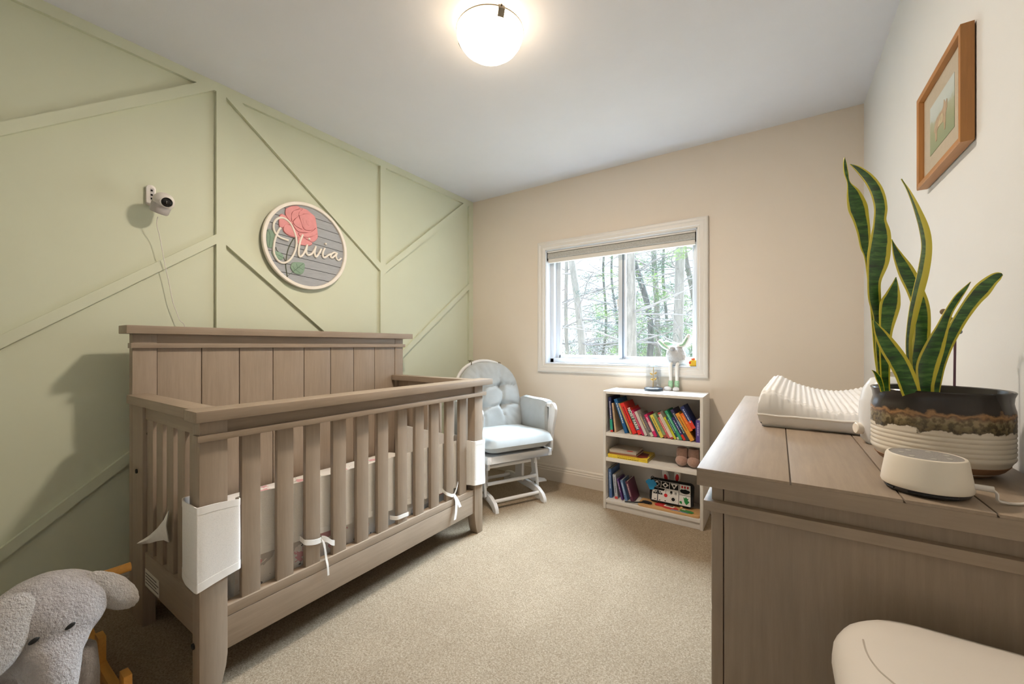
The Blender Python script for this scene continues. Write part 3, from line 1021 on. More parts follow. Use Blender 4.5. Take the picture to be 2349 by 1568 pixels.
# rounded skirt down to the dresser
ring = [rows[i][0] for i in range(N1)] + [rows[-1][j] for j in range(1, N2)] + [rows[i][-1] for i in range(N1 - 2, -1, -1)] + [rows[0][j] for j in range(N2 - 2, 0, -1)]
P = []
for k, (x, y, z) in enumerate(ring):
    L = math.hypot(x / PLX, y / PLY)
    w = .004 * fbm((x, y, 0), 30, 5)
    col_ = [(x, y, z)]
    for t, o in ((.8, .006), (.55, .008), (.35, .007), (.15, .003), (0.0, -.008)):
        sx_ = (1 if x > 0 else -1) * o if abs(x) > PLX - 1e-4 else 0
        sy_ = (1 if y > 0 else -1) * o if abs(y) > PLY - 1e-4 else 0
        col_.append((x + sx_ + w * (1 - t), y + sy_ + w * (1 - t), z * t + .0008))
    P.append(col_)
m_.grid(P, close_u=True)
m_.add([p[-1] for p in P], [tuple(range(len(P)))])
m_.smooth = True
make('waffle_cover', m_, M_WAF, pad_t, local=True)
mb = MB().tube([(x * 1.035, y * 1.022, .036 + .003 * fbm((x, y, 0), 20, 6)) for x, y, z in ring[::3]] + [(ring[0][0] * 1.035, ring[0][1] * 1.022, .036)], .0035, 6)
make('piping', mb, M_RIB, pad_t, local=True)

# ================================================================ POTTED SNAKE PLANT
PC = Vector((.262, 1.125, DH))
pot = thing('potted_snake_plant', 'snake plant with yellow-edged leaves in a banded stoneware pot on the dresser', 'potted plant', PC)


def pot_mat():
    m, nt, b = new_mat('banded_stoneware')
    tc = nt.nodes.new('ShaderNodeTexCoord'); sp = nt.nodes.new('ShaderNodeSeparateXYZ')
    nt.links.new(tc.outputs['Object'], sp.inputs[0])
    nz = nt.nodes.new('ShaderNodeTexNoise'); nz.inputs['Scale'].default_value = 55; nz.inputs['Detail'].default_value = 5
    nz2 = nt.nodes.new('ShaderNodeTexNoise'); nz2.inputs['Scale'].default_value = 120; nz2.inputs['Detail'].default_value = 5
    nt.links.new(tc.outputs['Object'], nz.inputs['Vector'])
    mp = nt.nodes.new('ShaderNodeMapping'); mp.inputs['Scale'].default_value = (1, 1, .8)
    nt.links.new(tc.outputs['Object'], mp.inputs[0]); nt.links.new(mp.outputs[0], nz2.inputs['Vector'])
    ma = nt.nodes.new('ShaderNodeMath'); ma.operation = 'MULTIPLY_ADD'; ma.inputs[1].default_value = .030
    nt.links.new(nz.outputs[0], ma.inputs[0]); nt.links.new(sp.outputs[2], ma.inputs[2])
    sc = nt.nodes.new('ShaderNodeMath'); sc.operation = 'MULTIPLY'; sc.inputs[1].default_value = 1 / .17
    nt.links.new(ma.outputs[0], sc.inputs[0])
    k = lambda z: (z + .013) / .17
    r = ramp(nt, sc.outputs[0], [(k(.0205), lin(222, 214, 200)), (k(.086), lin(224, 214, 198)), (k(.088), lin(92, 80, 58)), (k(.100), lin(128, 116, 88)), (k(.106), lin(150, 134, 104)), (k(.112), lin(120, 96, 74)), (k(.117), lin(168, 128, 88)), (k(.123), lin(52, 44, 40)), (k(.150), lin(46, 42, 40))])
    r.color_ramp.interpolation = 'LINEAR'
    mx = nt.nodes.new('ShaderNodeMixRGB'); mx.blend_type = 'MULTIPLY'
    band = ramp(nt, sc.outputs[0], [(k(.085), (0, 0, 0, 1)), (k(.09), (.9, .9, .9, 1)), (k(.110), (.7, .7, .7, 1)), (k(.118), (0, 0, 0, 1))])
    sp2 = ramp(nt, nz2.outputs[0], [(.42, (.30, .26, .2, 1)), (.56, (1.15, 1.1, 1, 1))])
    nt.links.new(band.outputs[0], mx.inputs[0]); nt.links.new(r.outputs[0], mx.inputs[1]); nt.links.new(sp2.outputs[0], mx.inputs[2])
    nt.links.new(mx.outputs[0], b.inputs['Base Color'])
    b.inputs['Roughness'].default_value = .22
    return m


pr = [(0, .003), (.070, .003), (.082, .0095), (.0915, .022), (.0955, .030)]
for k in range(10):
    z = .033 + k * .0085
    pr += [(.0978 if k < 6 else .0986, z), (.0990, z + .003), (.0990, z + .005)]
pr += [(.0985, .122), (.097, .128), (.0955, .136), (.0965, .146), (.0985, .152), (.0995, .1545), (.0980, .1565), (.0945, .155), (.0920, .146), (.091, .120), (0, .120)]
make('pot_body', MB().lathe([(r, z + DH) for r, z in pr], c=(PC.x, PC.y, 0), n=64), pot_mat(), pot)
make('pot_foot', MB().lathe([(0, DH), (.058, DH), (.072, DH + .0030), (.086, DH + .0130), (.0930, DH + .0225), (.0922, DH + .0235), (0, DH + .0235)], c=(PC.x, PC.y, 0), n=64), mat('raw_clay', (138, 104, 76), .85, .1, 40), pot)
make('soil', MB().lathe([(0, DH + .138), (.045, DH + .139), (.0905, DH + .137), (.0905, DH + .13), (0, DH + .13)], c=(PC.x, PC.y, 0), n=40), mat('potting_soil', (58, 46, 38), .95, .4, 120, .8, 150, .01), pot)


def leaf_mat(name, thr):
    m, nt, b = new_mat(name)
    at_ = nt.nodes.new('ShaderNodeAttribute'); at_.attribute_name = 'edge'
    nz = noise_node(nt, 26, 4, .7, mapping=(.6, .6, 4))
    g = ramp(nt, nz.outputs[0], [(.33, lin(20, 48, 18)), (.5, lin(44, 92, 30)), (.68, lin(92, 136, 60))])
    nz2 = noise_node(nt, 60, 2)
    ad = nt.nodes.new('ShaderNodeMath'); ad.operation = 'MULTIPLY_ADD'; ad.inputs[1].default_value = .12
    nt.links.new(nz2.outputs[0], ad.inputs[0]); nt.links.new(at_.outputs['Fac'], ad.inputs[2])
    e = ramp(nt, ad.outputs[0], [(thr, (0, 0, 0, 1)), (thr + .05, (1, 1, 1, 1))])
    mx = nt.nodes.new('ShaderNodeMixRGB')
    nt.links.new(e.outputs[0], mx.inputs[0]); nt.links.new(g.outputs[0], mx.inputs[1])
    mx.inputs[2].default_value = lin(214, 200, 62)
    nt.links.new(mx.outputs[0], b.inputs['Base Color'])
    b.inputs['Roughness'].default_value = .35
    return m


M_LF = leaf_mat('snake_leaf', .74)
M_LF2 = leaf_mat('snake_leaf_wide_margin', .52)
D0 = (PC - EYEV).dot(FWD)


def plant_leaf(pts, dd=0.0, lean=0.0, twist=0.0, m=None, shift=0.0, cup=.25):
    q = spline([(x, y, w) for x, y, w in pts], 7)
    n = len(q)
    W = [-1, -.85, -.7, -.35, 0, .35, .7, .85, 1]
    front, back, att = [], [], []
    base = q[0]
    for i, (x, y, w) in enumerate(q):
        w = max(w, .6)
        hgt = (base[1] - y) / 1000.0
        dep = D0 + dd + lean * hgt
        a, b = q[max(0, i - 1)], q[min(n - 1, i + 1)]
        dx, dy = b[0] - a[0], b[1] - a[1]
        L = math.hypot(dx, dy) or 1
        nx, ny = -dy / L, dx / L
        if nx > 0:
            nx, ny = -nx, -ny
        pf, pb = [], []
        wm = w / 2.612 / FPX * dep
        for s_ in W:
            u, v = 1900 + (x - nx * s_ * w) / 2.612, 340 + (y - ny * s_ * w) / 2.612
            p = atd(u, v, dep)
            off = FWD * (wm * (cup * (1 - s_ * s_) - twist * s_))
            th = FWD * (.0014 * (1 - .7 * s_ * s_))
            pf.append(p + off - th); pb.append(p + off + th)
        front.append(pf + pb[::-1] + [pf[0]])
    mb = MB().grid(front)
    k = len(front[0])
    mb.add(front[0][:-1], [tuple(range(k - 1))]); mb.add(front[-1][:-1], [tuple(range(k - 1))])
    mb.smooth = True
    o = make('leaf', mb, m or M_LF, pot)
    # margin attribute
    me = o.data
    at_ = me.attributes.new('edge', 'FLOAT', 'POINT')
    pts3 = [(Vector(p) - pot.location, abs(([*W] + [*W[::-1]])[j] - shift)) for r_ in front for j, p in enumerate(r_[:-1])]
    from mathutils import kdtree
    kd = kdtree.KDTree(len(pts3))
    for i, (p, e) in enumerate(pts3):
        kd.insert(p, i)
    kd.balance()
    at_.data.foreach_set('value', [pts3[kd.find(v.co)[1]][1] for v in me.vertices])
    return o


plant_leaf([(330, 1455, 16), (322, 1400, 18), (300, 1250, 20), (270, 1000, 12), (240, 680, 16), (222, 590, 26), (212, 500, 34), (195, 420, 42), (175, 350, 50), (150, 270, 35), (122, 205, 8), (108, 150, 11), (100, 95, 9), (97, 55, 1)], .03, .02, .2)
plant_leaf([(335, 1455, 22), (325, 1400, 24), (310, 1250, 26), (295, 1030, 26), (278, 900, 42), (276, 790, 46), (300, 660, 74), (316, 520, 66), (310, 430, 42), (314, 350, 44), (292, 260, 44), (245, 185, 36), (180, 125, 20), (130, 95, 1)], .012, -.02, -.1)
plant_leaf([(345, 1455, 24), (342, 1400, 25), (340, 1250, 30), (345, 1100, 36), (368, 950, 56), (387, 880, 42), (400, 815, 18), (405, 772, 1)], -.012, -.01, .1)
plant_leaf([(515, 1455, 38), (520, 1400, 42), (545, 1250, 48), (562, 1100, 46), (556, 960, 48), (520, 850, 46), (470, 745, 46), (420, 650, 28), (395, 590, 12), (380, 545, 1)], .03, .03, .1)
plant_leaf([(497, 1455, 24), (495, 1400, 25), (486, 1280, 24), (484, 1150, 26), (508, 1000, 38), (540, 860, 44), (572, 730, 46), (590, 600, 43), (577, 490, 42), (535, 370, 28), (485, 260, 13), (438, 183, 1)], -.01, .0, -.25, M_LF2, -.45)
plant_leaf([(500, 1470, 50), (485, 1425, 52), (455, 1345, 52), (410, 1262, 52), (355, 1180, 46), (312, 1110, 32), (285, 1060, 14), (270, 1030, 1)], -.045, -.04, .15)
plant_leaf([(585, 1470, 50), (586, 1420, 54), (594, 1310, 76), (640, 1185, 66), (682, 1080, 44), (722, 980, 28), (776, 895, 24), (825, 835, 12), (852, 800, 1)], -.04, -.02, -.1)
plant_leaf([(648, 1460, 18), (655, 1400, 22), (674, 1300, 26), (706, 1200, 30), (748, 1100, 36), (805, 1000, 38), (872, 905, 42), (925, 845, 46), (980, 790, 34), (1018, 764, 24), (1041, 754, 8)], -.01, .01, .1)
plant_leaf([(325, 1455, 12), (318, 1420, 14), (302, 1378, 17), (282, 1346, 9), (262, 1328, 1)], -.02, 0)
# butterfly stake
stk = thing('butterfly_plant_stake', 'thin plum coloured plant stake with small butterflies pushed into the pot', 'plant stake', atd(2189, 905, D0 + .05))
sp_b, sp_t = atd(2189, 905, D0 + .05), atd(2191, 765, D0 + .05)
make('rod', MB().tube([sp_b - Vector((0, 0, .012)), sp_b, sp_t, sp_t + Vector((0, 0, .012))], .0021, 6), mat('plum_metal', (98, 66, 84), .4, .1), stk)
for u, v, rr, cc in ((2170, 718, .008, (176, 150, 128)), (2189, 737, .007, (150, 138, 96)), (2197, 764, .006, (128, 140, 150))):
    p = atd(u, v, D0 + .05)
    bf = make('butterfly', MB().ball(p, .0015, .0015, .006, 8, 6), M_DARK, stk)
    make('wing', MB().ball(p + RGT * rr * .7 + Vector((0, 0, .003)), rr * .7, .0012, rr * .8, 12, 8), mat('wing_%d' % cc[0], cc, .5, .2, 200), bf)
    make('wing', MB().ball(p - RGT * rr * .7 + Vector((0, 0, .003)), rr * .7, .0012, rr * .8, 12, 8), mat('wing_%d' % cc[0], cc, .5, .2, 200), bf)
    make('wire', MB().tube([sp_t, (sp_t + p) / 2 + RGT * .002, p], .0006, 5), M_DARK, bf)

# ================================================================ HUMIDIFIER behind the pot
hc = Vector((.222, 1.322, DH))
hum = thing('humidifier', 'small white rounded humidifier with a cream dial behind the plant pot', 'humidifier', hc)
make('tank', MB().lathe([(0, DH), (.040, DH), (.050, DH + .012), (.054, DH + .05), (.053, DH + .10), (.046, DH + .135), (.032, DH + .160), (.012, DH + .168), (0, DH + .168)], c=(hc.x, hc.y, 0), n=40), mat('milky_plastic', (232, 234, 238), .25, .01), hum)
make('mist_spout', MB().lathe([(0, DH + .160), (.016, DH + .160), (.016, DH + .178), (.011, DH + .181), (0, DH + .178)], c=(hc.x, hc.y, 0), n=24), M_CREAM, hum)
kd_ = atd(1968, 986, (hc - EYEV).dot(FWD) - .005)
dm = Matrix.Translation(Vector((hc.x - .049, hc.y - .012, kd_.z))) @ Vector((-.95, -.3, 0)).to_track_quat('Z', 'Y').to_matrix().to_4x4()
make('dial', MB().lathe([(0, -.004), (.014, -.004), (.014, .012), (.012, .014), (0, .014)], n=20, M=dm), M_CREAM, hum)

# ================================================================ SOUND MACHINE
sc_ = Vector((.203, .932, DH))
snd = thing('sound_machine', 'cream round sound machine with a grey control top beside the plant pot', 'sound machine', sc_)
make('housing', MB().lathe([(0, DH + .010), (.054, DH + .010), (.0552, DH + .013), (.0545, DH + .020), (.0490, DH + .056), (.0475, DH + .0595), (.0445, DH + .0605), (.0440, DH + .0590), (0, DH + .0590)], c=(sc_.x, sc_.y, 0), n=64), mat('cream_plastic', (232, 222, 206), .35, .01), snd)
make('base_ring', MB().lathe([(0, DH + .0006), (.046, DH + .0006), (.050, DH + .003), (.053, DH + .0098), (0, DH + .0098)], c=(sc_.x, sc_.y, 0), n=56), mat('charcoal_plastic', (62, 60, 62), .35, .05), snd)
ct = make('control_top', MB().lathe([(0, DH + .0596), (.0435, DH + .0596), (.0435, DH + .0575), (0, DH + .0575)], c=(sc_.x, sc_.y, 0), n=48), mat('grey_fabric', (146, 140, 134), .8, .2, 600), snd)
for k in range(7):
    a = math.radians(k * 360 / 7 + 20)
    make('button', MB().lathe([(0, DH + .0604), (.0038, DH + .0602), (.0042, DH + .0594), (0, DH + .0594)], c=(sc_.x + .029 * math.cos(a), sc_.y + .029 * math.sin(a), 0), n=14), mat('button_grey', (176, 170, 160), .6), ct)
for a0, a1 in ((198, 214), (236, 300)):
    arc = [(sc_.x + .0525 * math.cos(math.radians(a)), sc_.y + .0525 * math.sin(math.radians(a)), DH + .0062) for a in range(a0, a1 + 1, 4)]
    make('vent_slot', MB().tube(arc, .0013, 6), M_BLACK, snd)
pl = Vector((sc_.x + .050, sc_.y - .018, DH + .022))
make('plug', MB().tube([pl, pl + Vector((.020, -.002, 0))], .0045, 10), M_PLA, snd)
make('power_cord', MB().tube(spline([pl + Vector((.018, -.002, 0)), pl + Vector((.023, -.002, -.006)), pl + Vector((.026, -.001, -.017)), pl + Vector((.05, .01, -.0195)), (.335, .962, DH + .0022), (.370, .985, DH + .0022), (XR - .0045, 1.03, DH + .002), (XR - .003, 1.10, DH - .02), (XR - .003, 1.12, .6)], 6), .0021, 6), M_PLA, snd)

# ================================================================ WHITE LIDDED PAIL
bn = thing('diaper_pail', 'tall white lidded pail in front of the dresser end', 'pail', (.225, .62, 0))
BX0, BX1, BY0, BY1, BZ = .062, .386, .430, .845, .700


def rr_ring(ins, z, r):
    return [(x, y, z) for x, y in rounded_rect(BX0 + ins, BX1 - ins, BY0 + ins, BY1 - ins, max(.01, r - ins), 8)]


P = []
for ins, z in ((.045, 0), (.04, .01), (.03, .3), (.016, .60), (.012, BZ - .080)):
    P.append(rr_ring(ins, z, .11))
lst = [list(c) for c in zip(*P)]
mb = MB().grid(lst, close_u=True); mb.smooth = True
mb.add(P[0], [tuple(range(len(P[0])))]); mb.add(P[-1], [tuple(range(len(P[-1])))])
M_PAIL = mat('white_abs', (226, 218, 208), .35, .01, 6, .06, 400)
make('bucket', mb, M_PAIL, bn)
P = []
for ins, z in ((.010, .604), (.004, .612), (.002, .626), (.004, .645), (.012, .660), (.024, .670), (.040, .676), (.07, .680), (.11, .681), (.15, .6815)):
    P.append(rr_ring(ins, z + BZ - .6815, .11))
lst = [list(c) for c in zip(*P)]
mb = MB().grid(lst, close_u=True); mb.smooth = True
mb.add(P[0], [tuple(range(len(P[0])))]); mb.add(P[-1], [tuple(range(len(P[-1])))])
make('lid', mb, M_PAIL, bn)
def lid_z(x, y):
    ins = min(x - BX0, BX1 - x, y - BY0, BY1 - y)
    tab = ((.002, .626), (.004, .645), (.012, .660), (.024, .670), (.040, .676), (.07, .680), (.11, .681), (.3, .6815))
    for (a, za), (b, zb) in zip(tab, tab[1:]):
        if ins <= b:
            return za + (zb - za) * (ins - a) / (b - a) + BZ - .6815
    return BZ


sm = [at(u, v, 2, BZ - .004) for u, v in ((1980, 1462), (1986, 1485), (1998, 1510), (2016, 1535), (2040, 1558), (2075, 1590))]
make('lid_seam', MB().tube([(p[0], p[1], lid_z(p[0], p[1]) + .0003) for p in spline(sm, 5)], .0011, 6), mat('seam_shadow', (186, 176, 164), .6), bn)

# ================================================================ BOOKCASE under the window
KX0, KX1, KY0, KY1, KH = -.990, -.372, 2.612, 2.885, .796
bk = thing('bookcase', 'low white bookcase with three shelves under the window', 'bookcase', ((KX0 + KX1) / 2, (KY0 + KY1) / 2, 0))
M_MEL = mat('white_melamine', (222, 216, 208), .4, .02, 20)
T = .017
make('side_panel', MB().box(KX0, KX0 + T, KY0, KY1, 0, KH), M_MEL, bk, .001)
make('side_panel', MB().box(KX1 - T, KX1, KY0, KY1, 0, KH), M_MEL, bk, .001)
make('top_panel', MB().box(KX0 + T, KX1 - T, KY0 + .004, KY1, KH - T - .002, KH - .001), M_MEL, bk, .001)
S1, S2, S3 = .516, .347, .062
for z in (S1, S2):
    make('shelf', MB().box(KX0 + T, KX1 - T, KY0 + .004, KY1 - .006, z - .024, z), M_MEL, bk, .001)
make('bottom_shelf', MB().box(KX0 + T, KX1 - T, KY0 + .002, KY1 - .006, S3 - .020, S3), M_MEL, bk, .001)
make('plinth', MB().box(KX0 + T, KX1 - T, KY0 + .010, KY0 + .024, 0, S3 - .0205), M_MEL, bk, .001)
make('back_panel', MB().box(KX0 + .004, KX1 - .004, KY1 - .005, KY1 - .001, .02, KH - .003), M_MEL, bk)
for x in (KX0 + T + .0004, KX1 - T - .0004):
    mb = MB()
    for k in range(14):
        z = .10 + k * .048
        if abs(z - S1) < .03 or abs(z - S2) < .03:
            continue
        for y in (KY0 + .04, KY1 - .05):
            mb.box(x - .0005, x + .0005, y - .0022, y + .0022, z - .0022, z + .0022)
    o = make('peg_holes', mb, mat('peg_shadow', (120, 114, 106), .8), bk)
    o['kind'] = 'stuff'

M_PAGE = mat('book_pages', (226, 216, 196), .9, .06, 300, mapping=(1, 8, 1))


def bmat(rgb):
    return mat('book_%d_%d_%d' % rgb, rgb, .45, .05, 40)


def text_mesh(s, size, depth=.0004):
    cu = bpy.data.curves.new('t', 'FONT')
    cu.body = s; cu.size = size; cu.align_x = 'CENTER'; cu.align_y = 'CENTER'; cu.extrude = depth; cu.offset = .0004
    o = bpy.data.objects.new('t', cu)
    COL.objects.link(o)
    dg = bpy.context.evaluated_depsgraph_get()
    me = bpy.data.meshes.new_from_object(o.evaluated_get(dg))
    bpy.data.objects.remove(o); bpy.data.curves.remove(cu)
    v = [tuple(p.co) for p in me.vertices]; f = [tuple(p.vertices) for p in me.polygons]
    bpy.data.meshes.remove(me)
    return v, f


rb = random.Random(11)


def book(label, loc, t, h, d, lean, cover, band=None, printc=None, roty=True, group=None, title=None, flat=False, rz=0.0):
    """local frame: spine faces -y, thickness along +x, height +z, origin at the lower left spine corner"""
    o = thing('book', label, 'book', loc, 0.0, group)
    if flat:
        o.rotation_euler = (0, math.radians(90), rz)
    else:
        o.rotation_euler = (0, -math.radians(lean), rz)
    c = bmat(cover)
    ct_ = min(.0022, t * .16)
    make('cover', MB().box(0, t, 0, ct_, 0, h).box(0, ct_, ct_, d, 0, h).box(t - ct_, t, ct_, d, 0, h), c, o, local=True)
    make('pages', MB().box(ct_, t - ct_, ct_, d - .004, .003, h - .003), M_PAGE, o, local=True)
    for (f0, f1, rgb) in (band or []):
        make('spine_band', MB().box(.0003, t - .0003, -.0005, .0002, h * f0, h * f1), bmat(rgb), o, local=True)
    if title:
        v, f = text_mesh(title[0], title[1])
        M = Matrix.Translation((t / 2, -.0012, h * title[2])) @ Matrix.Rotation(math.pi / 2, 4, 'X') @ Matrix.Rotation(-math.pi / 2, 4, 'Z')
        mb = MB(); mb.add([M @ Vector(p) for p in v], f)
        make('spine_title', mb, bmat(title[3]), o, local=True, smooth=False)
    elif printc and t > .006:
        mb = MB(); z = h * .88
        w = t * .34
        while z > h * rb.uniform(.22, .4):
            L = rb.uniform(.004, .009)
            mb.box(t / 2 - w / 2, t / 2 + w / 2 * rb.uniform(.5, 1), -.0008, .0001, z - L, z)
            z -= L + rb.uniform(.0012, .004)
        p_ = make('spine_print', mb, bmat(printc), o, local=True)
        p_['kind'] = 'stuff'
    return o


top = [  # u of the lower corner, height, depth, lean, cover, bands, print colour, label
    (1400.5, .236, .19, 4.0, (38, 44, 92), [(.0, .06, (206, 60, 46)), (.06, .36, (42, 158, 132))], (222, 222, 228), 'tall navy book with green and red spine foot at the bookcase side'),
    (1409.5, .196, .17, 6, (212, 180, 142), None, (150, 110, 90), 'thin tan board book next to the tall navy one'),
    (1432.5, .234, .20, 19, (16, 88, 142), None, (226, 232, 236), 'large bright blue book leaning on the top shelf'),
    (1446, .214, .19, 23, (186, 150, 96), None, None, 'thin tan book between the bright blue and red ones'),
    (1451.5, .214, .20, 24, (226, 48, 40), None, (120, 20, 24), 'wide red book with a dark printed spine'),
    (1463.5, .180, .18, 24.5, (226, 48, 40), [(.17, .24, (36, 110, 160)), (.24, .97, (74, 106, 96))], None, 'NOISY FARM picture book with white lettering on its spine'),
    (1473.5, .172, .16, 25, (188, 26, 84), None, (228, 180, 190), 'thin magenta book beside the NOISY FARM one'),
    (1479, .164, .17, 25, (206, 196, 190), None, None, 'white and grey board book beside the magenta one'),
    (1486.5, .150, .16, 25.5, (140, 132, 126), None, (224, 196, 130), 'grey book with an ochre printed spine'),
    (1493.5, .134, .16, 26, (92, 84, 86), [(.0, .2, (206, 204, 184))], (150, 140, 144), 'dark grey book with a pale spine foot'),
    (1501, .150, .15, 26, (212, 40, 106), [(.24, .66, (232, 160, 168))], (250, 226, 230), 'hot pink book with a paler pink spine panel'),
    (1509.5, .146, .15, 26.5, (62, 84, 88), None, None, 'thin dark teal book beside the hot pink one'),
    (1515.5, .152, .15, 26.5, (224, 204, 84), None, (96, 84, 50), 'pale yellow book with black spine print'),
    (1524.5, .164, .15, 27, (140, 164, 118), [(.0, .12, (160, 70, 62))], (90, 120, 84), 'pale green book with a red spine foot'),
    (1531.5, .140, .15, 27, (208, 96, 98), None, (240, 180, 180), 'coral red book between the pale green and cream ones'),
    (1539, .176, .16, 27.5, (220, 206, 194), [(.0, .06, (176, 60, 50)), (.94, 1., (176, 60, 50))], (190, 170, 160), 'cream book with red spine ends'),
    (1547, .146, .14, 27.5, (206, 204, 50), None, (120, 116, 40), 'lime yellow book between the cream and dark blue ones'),
    (1553.5, .150, .15, 28, (28, 76, 98), [(.0, .1, (226, 214, 190))], (190, 214, 220), 'thin dark blue book beside the green one'),
    (1559.5, .194, .16, 28, (54, 152, 112), None, (168, 226, 196), 'emerald green book on the top shelf'),
    (1567.5, .150, .16, 28.5, (48, 42, 104), [(.0, .24, (214, 54, 40))], (200, 206, 226), 'indigo book with a red spine foot on the lower row'),
    (1575, .204, .17, 28.5, (54, 48, 92), [(.0, .42, (56, 66, 74)), (.42, .62, (48, 104, 160))], (190, 214, 190), 'tall violet book with a slate spine foot'),
    (1584, .182, .14, 29, (228, 158, 54), None, (150, 96, 30), 'thick amber yellow book'),
]
bys = KY0 + .028
xs = [at(b[0], 996 + (b[0] - 1384) * .145, 1, bys).x for b in top]
for i, (u, h, d, lean, cv, bands, pc, lab) in enumerate(top):
    la = math.radians(lean)
    if i + 1 < len(top):
        lb = math.radians(top[i + 1][3])
        gaps = [(xs[i + 1] - xs[i]) - z * (math.tan(lb) - math.tan(la)) for z in (0, .9 * min(h, top[i + 1][1]) * math.cos(lb))]
        t = min(gaps) * math.cos(la) * .96
    else:
        t = .024
    t = max(.004, min(t, .026))
    if i == 0:
        t = min(t, .018)
    if i == 1:
        t = .011
    if i == 2:
        t = min(t, .022)
    ttl = ('NOISY FARM', .026, .615, (240, 240, 236)) if i == 5 else None
    book(lab, (xs[i], bys + .004 * (i % 3), S1 + .0006), t, h, d, lean, cv, bands, pc, group='books on the top shelf', title=ttl)
# two short books riding on the amber one, and one standing against the side
xq = xs[-1]
la = math.radians(29)
ox = .0255
for k, (dz, h, t, cv, bands, pc, lab) in enumerate(((.055, .116, .019, (236, 110, 34), None, (250, 170, 90), 'short orange book propped on the amber yellow one'),
                                                    (.062, .146, .022, (42, 54, 106), [(.0, .34, (226, 62, 40))], (180, 190, 220), 'short navy book with a red spine foot propped on the orange one'))):
    p = Vector((xq, bys + .003, S1)) + Vector((math.cos(la), 0, math.sin(la))) * ox + Vector((-math.sin(la), 0, math.cos(la))) * dz
    book(lab, p, t, h, .14, 29, cv, bands, pc, group='books on the top shelf')
    ox += t + .0008
book('purple book standing upright against the bookcase side', (KX1 - T - .027, bys, S1 + .0006), .025, .135, .15, 0, (84, 64, 138), None, (190, 176, 220), group='books on the top shelf')

# middle shelf: a flat pile
zc = S2 + .0006


def flat_book(label, x0, x1, y0, y1, z0, t, cv, bands=None, rz=0.0, pc=None, spot=None):
    o = thing('book', label, 'book', ((x0 + x1) / 2, (y0 + y1) / 2, z0), rz, 'flat pile on the middle shelf')
    w, d = (x1 - x0) / 2, (y1 - y0) / 2
    c = .0016
    make('cover', MB().box(-w, w, -d, d, 0, c).box(-w, w, -d, d, t - c, t).box(-w, w, -d, -d + c, c, t - c), bmat(cv), o, local=True)
    make('pages', MB().box(-w + .003, w - .003, -d + c, d - .003, c, t - c), M_PAGE, o, local=True)
    if pc:
        mb = MB(); x = -w * .5
        while x < w * .55:
            L = rb.uniform(.005, .012); mb.box(x, x + L, -d - .0006, -d + .0002, t * .32, t * .62); x += L + rb.uniform(.0015, .004)
        p_ = make('spine_print', mb, bmat(pc), o, local=True); p_['kind'] = 'stuff'
    for s_ in (spot or []):
        make('cover_picture', MB().prism_z(s_[0], t - .0002, t + .0004), bmat(s_[1]), o, local=True)
    return o


yl0 = KY0 + .016
flat_book('thin yellow magazine at the bottom of the flat pile', -.962, -.700, yl0, yl0 + .20, zc, .011, (226, 196, 46), pc=(70, 56, 26)); zc += .0116
flat_book('second yellow magazine with a dark red cover picture', -.966, -.702, yl0 + .002, yl0 + .20, zc, .010, (232, 200, 58), rz=.01, pc=(170, 130, 30),
          spot=[([(-.01, -.085), (.09, -.088), (.122, -.06), (.11, .04), (.02, .06), (-.02, 0)], (128, 46, 38))]); zc += .0108
flat_book('thin brown book inside the flat pile', -.956, -.772, yl0 + .012, yl0 + .175, zc, .012, (150, 96, 66), rz=-.02); zc += .0126
flat_book('pale grey storybook with a red dot on top of the flat pile', -.958, -.778, yl0 + .010, yl0 + .18, zc, .017, (176, 164, 150), rz=.015,
          spot=[([(.045 + .022 * math.cos(a * .5236), -.068 + .014 * math.sin(a * .5236)) for a in range(12)], (168, 40, 36))])

# mauve booties
bt_ = thing('plush_booties', 'pair of mauve plush booties on the middle shelf', 'booties', (-.470, 2.70, S2))
M_MAUVE = mat('mauve_plush', (176, 140, 124), .95, .12, 90, .6, 260, .004, sheen=.4)
for sx in (-1, 1):
    c = Vector((-.470 + sx * .034, 2.695, S2 + .004))
    prof_b = lambda q: 1 + .05 * fbm(q, 4, 8)
    b_o = make('bootie', MB().ball(c + Vector((0, -.012, .033)), .037, .046, .033, 20, 14, fn=prof_b), M_MAUVE, bt_)
    make('cuff', MB().lathe([(0, .035), (.030, .035), (.0345, .050), (.0350, .080), (.0335, .100), (.029, .109), (.024, .106), (0, .098)], c=c + Vector((0, .006, 0)), n=24), M_MAUVE, b_o)

# bottom shelf books
low = [(1398, .198, .175, 2, (78, 110, 160), None, (200, 214, 230), 'tall slate blue picture book on the bottom shelf', .020),
       (1411, .162, .15, 6, (172, 176, 184), [(.0, .10, (190, 60, 56))], (96, 100, 130), 'pale grey book with a red spine foot on the bottom shelf', .021),
       (1426.0, .140, .13, 14, (86, 50, 116), None, (200, 180, 210), 'purple book on the bottom shelf', .0115),
       (1434.5, .136, .13, 15, (96, 128, 172), None, (210, 220, 230), 'light blue book on the bottom shelf', .017),
       (1448, .134, .14, 17, (92, 44, 66), None, (214, 190, 190), 'plum book with an olive cover on the bottom shelf', .018)]
for u, h, d, lean, cv, bands, pc, lab, t in low:
    x = at(u, 1143 + (u - 1400) * .2, 1, KY0 + .05).x
    book(lab, (x, KY0 + .046, S3 + .0006), t, h, d, lean, cv, bands, pc, group='books on the bottom shelf')

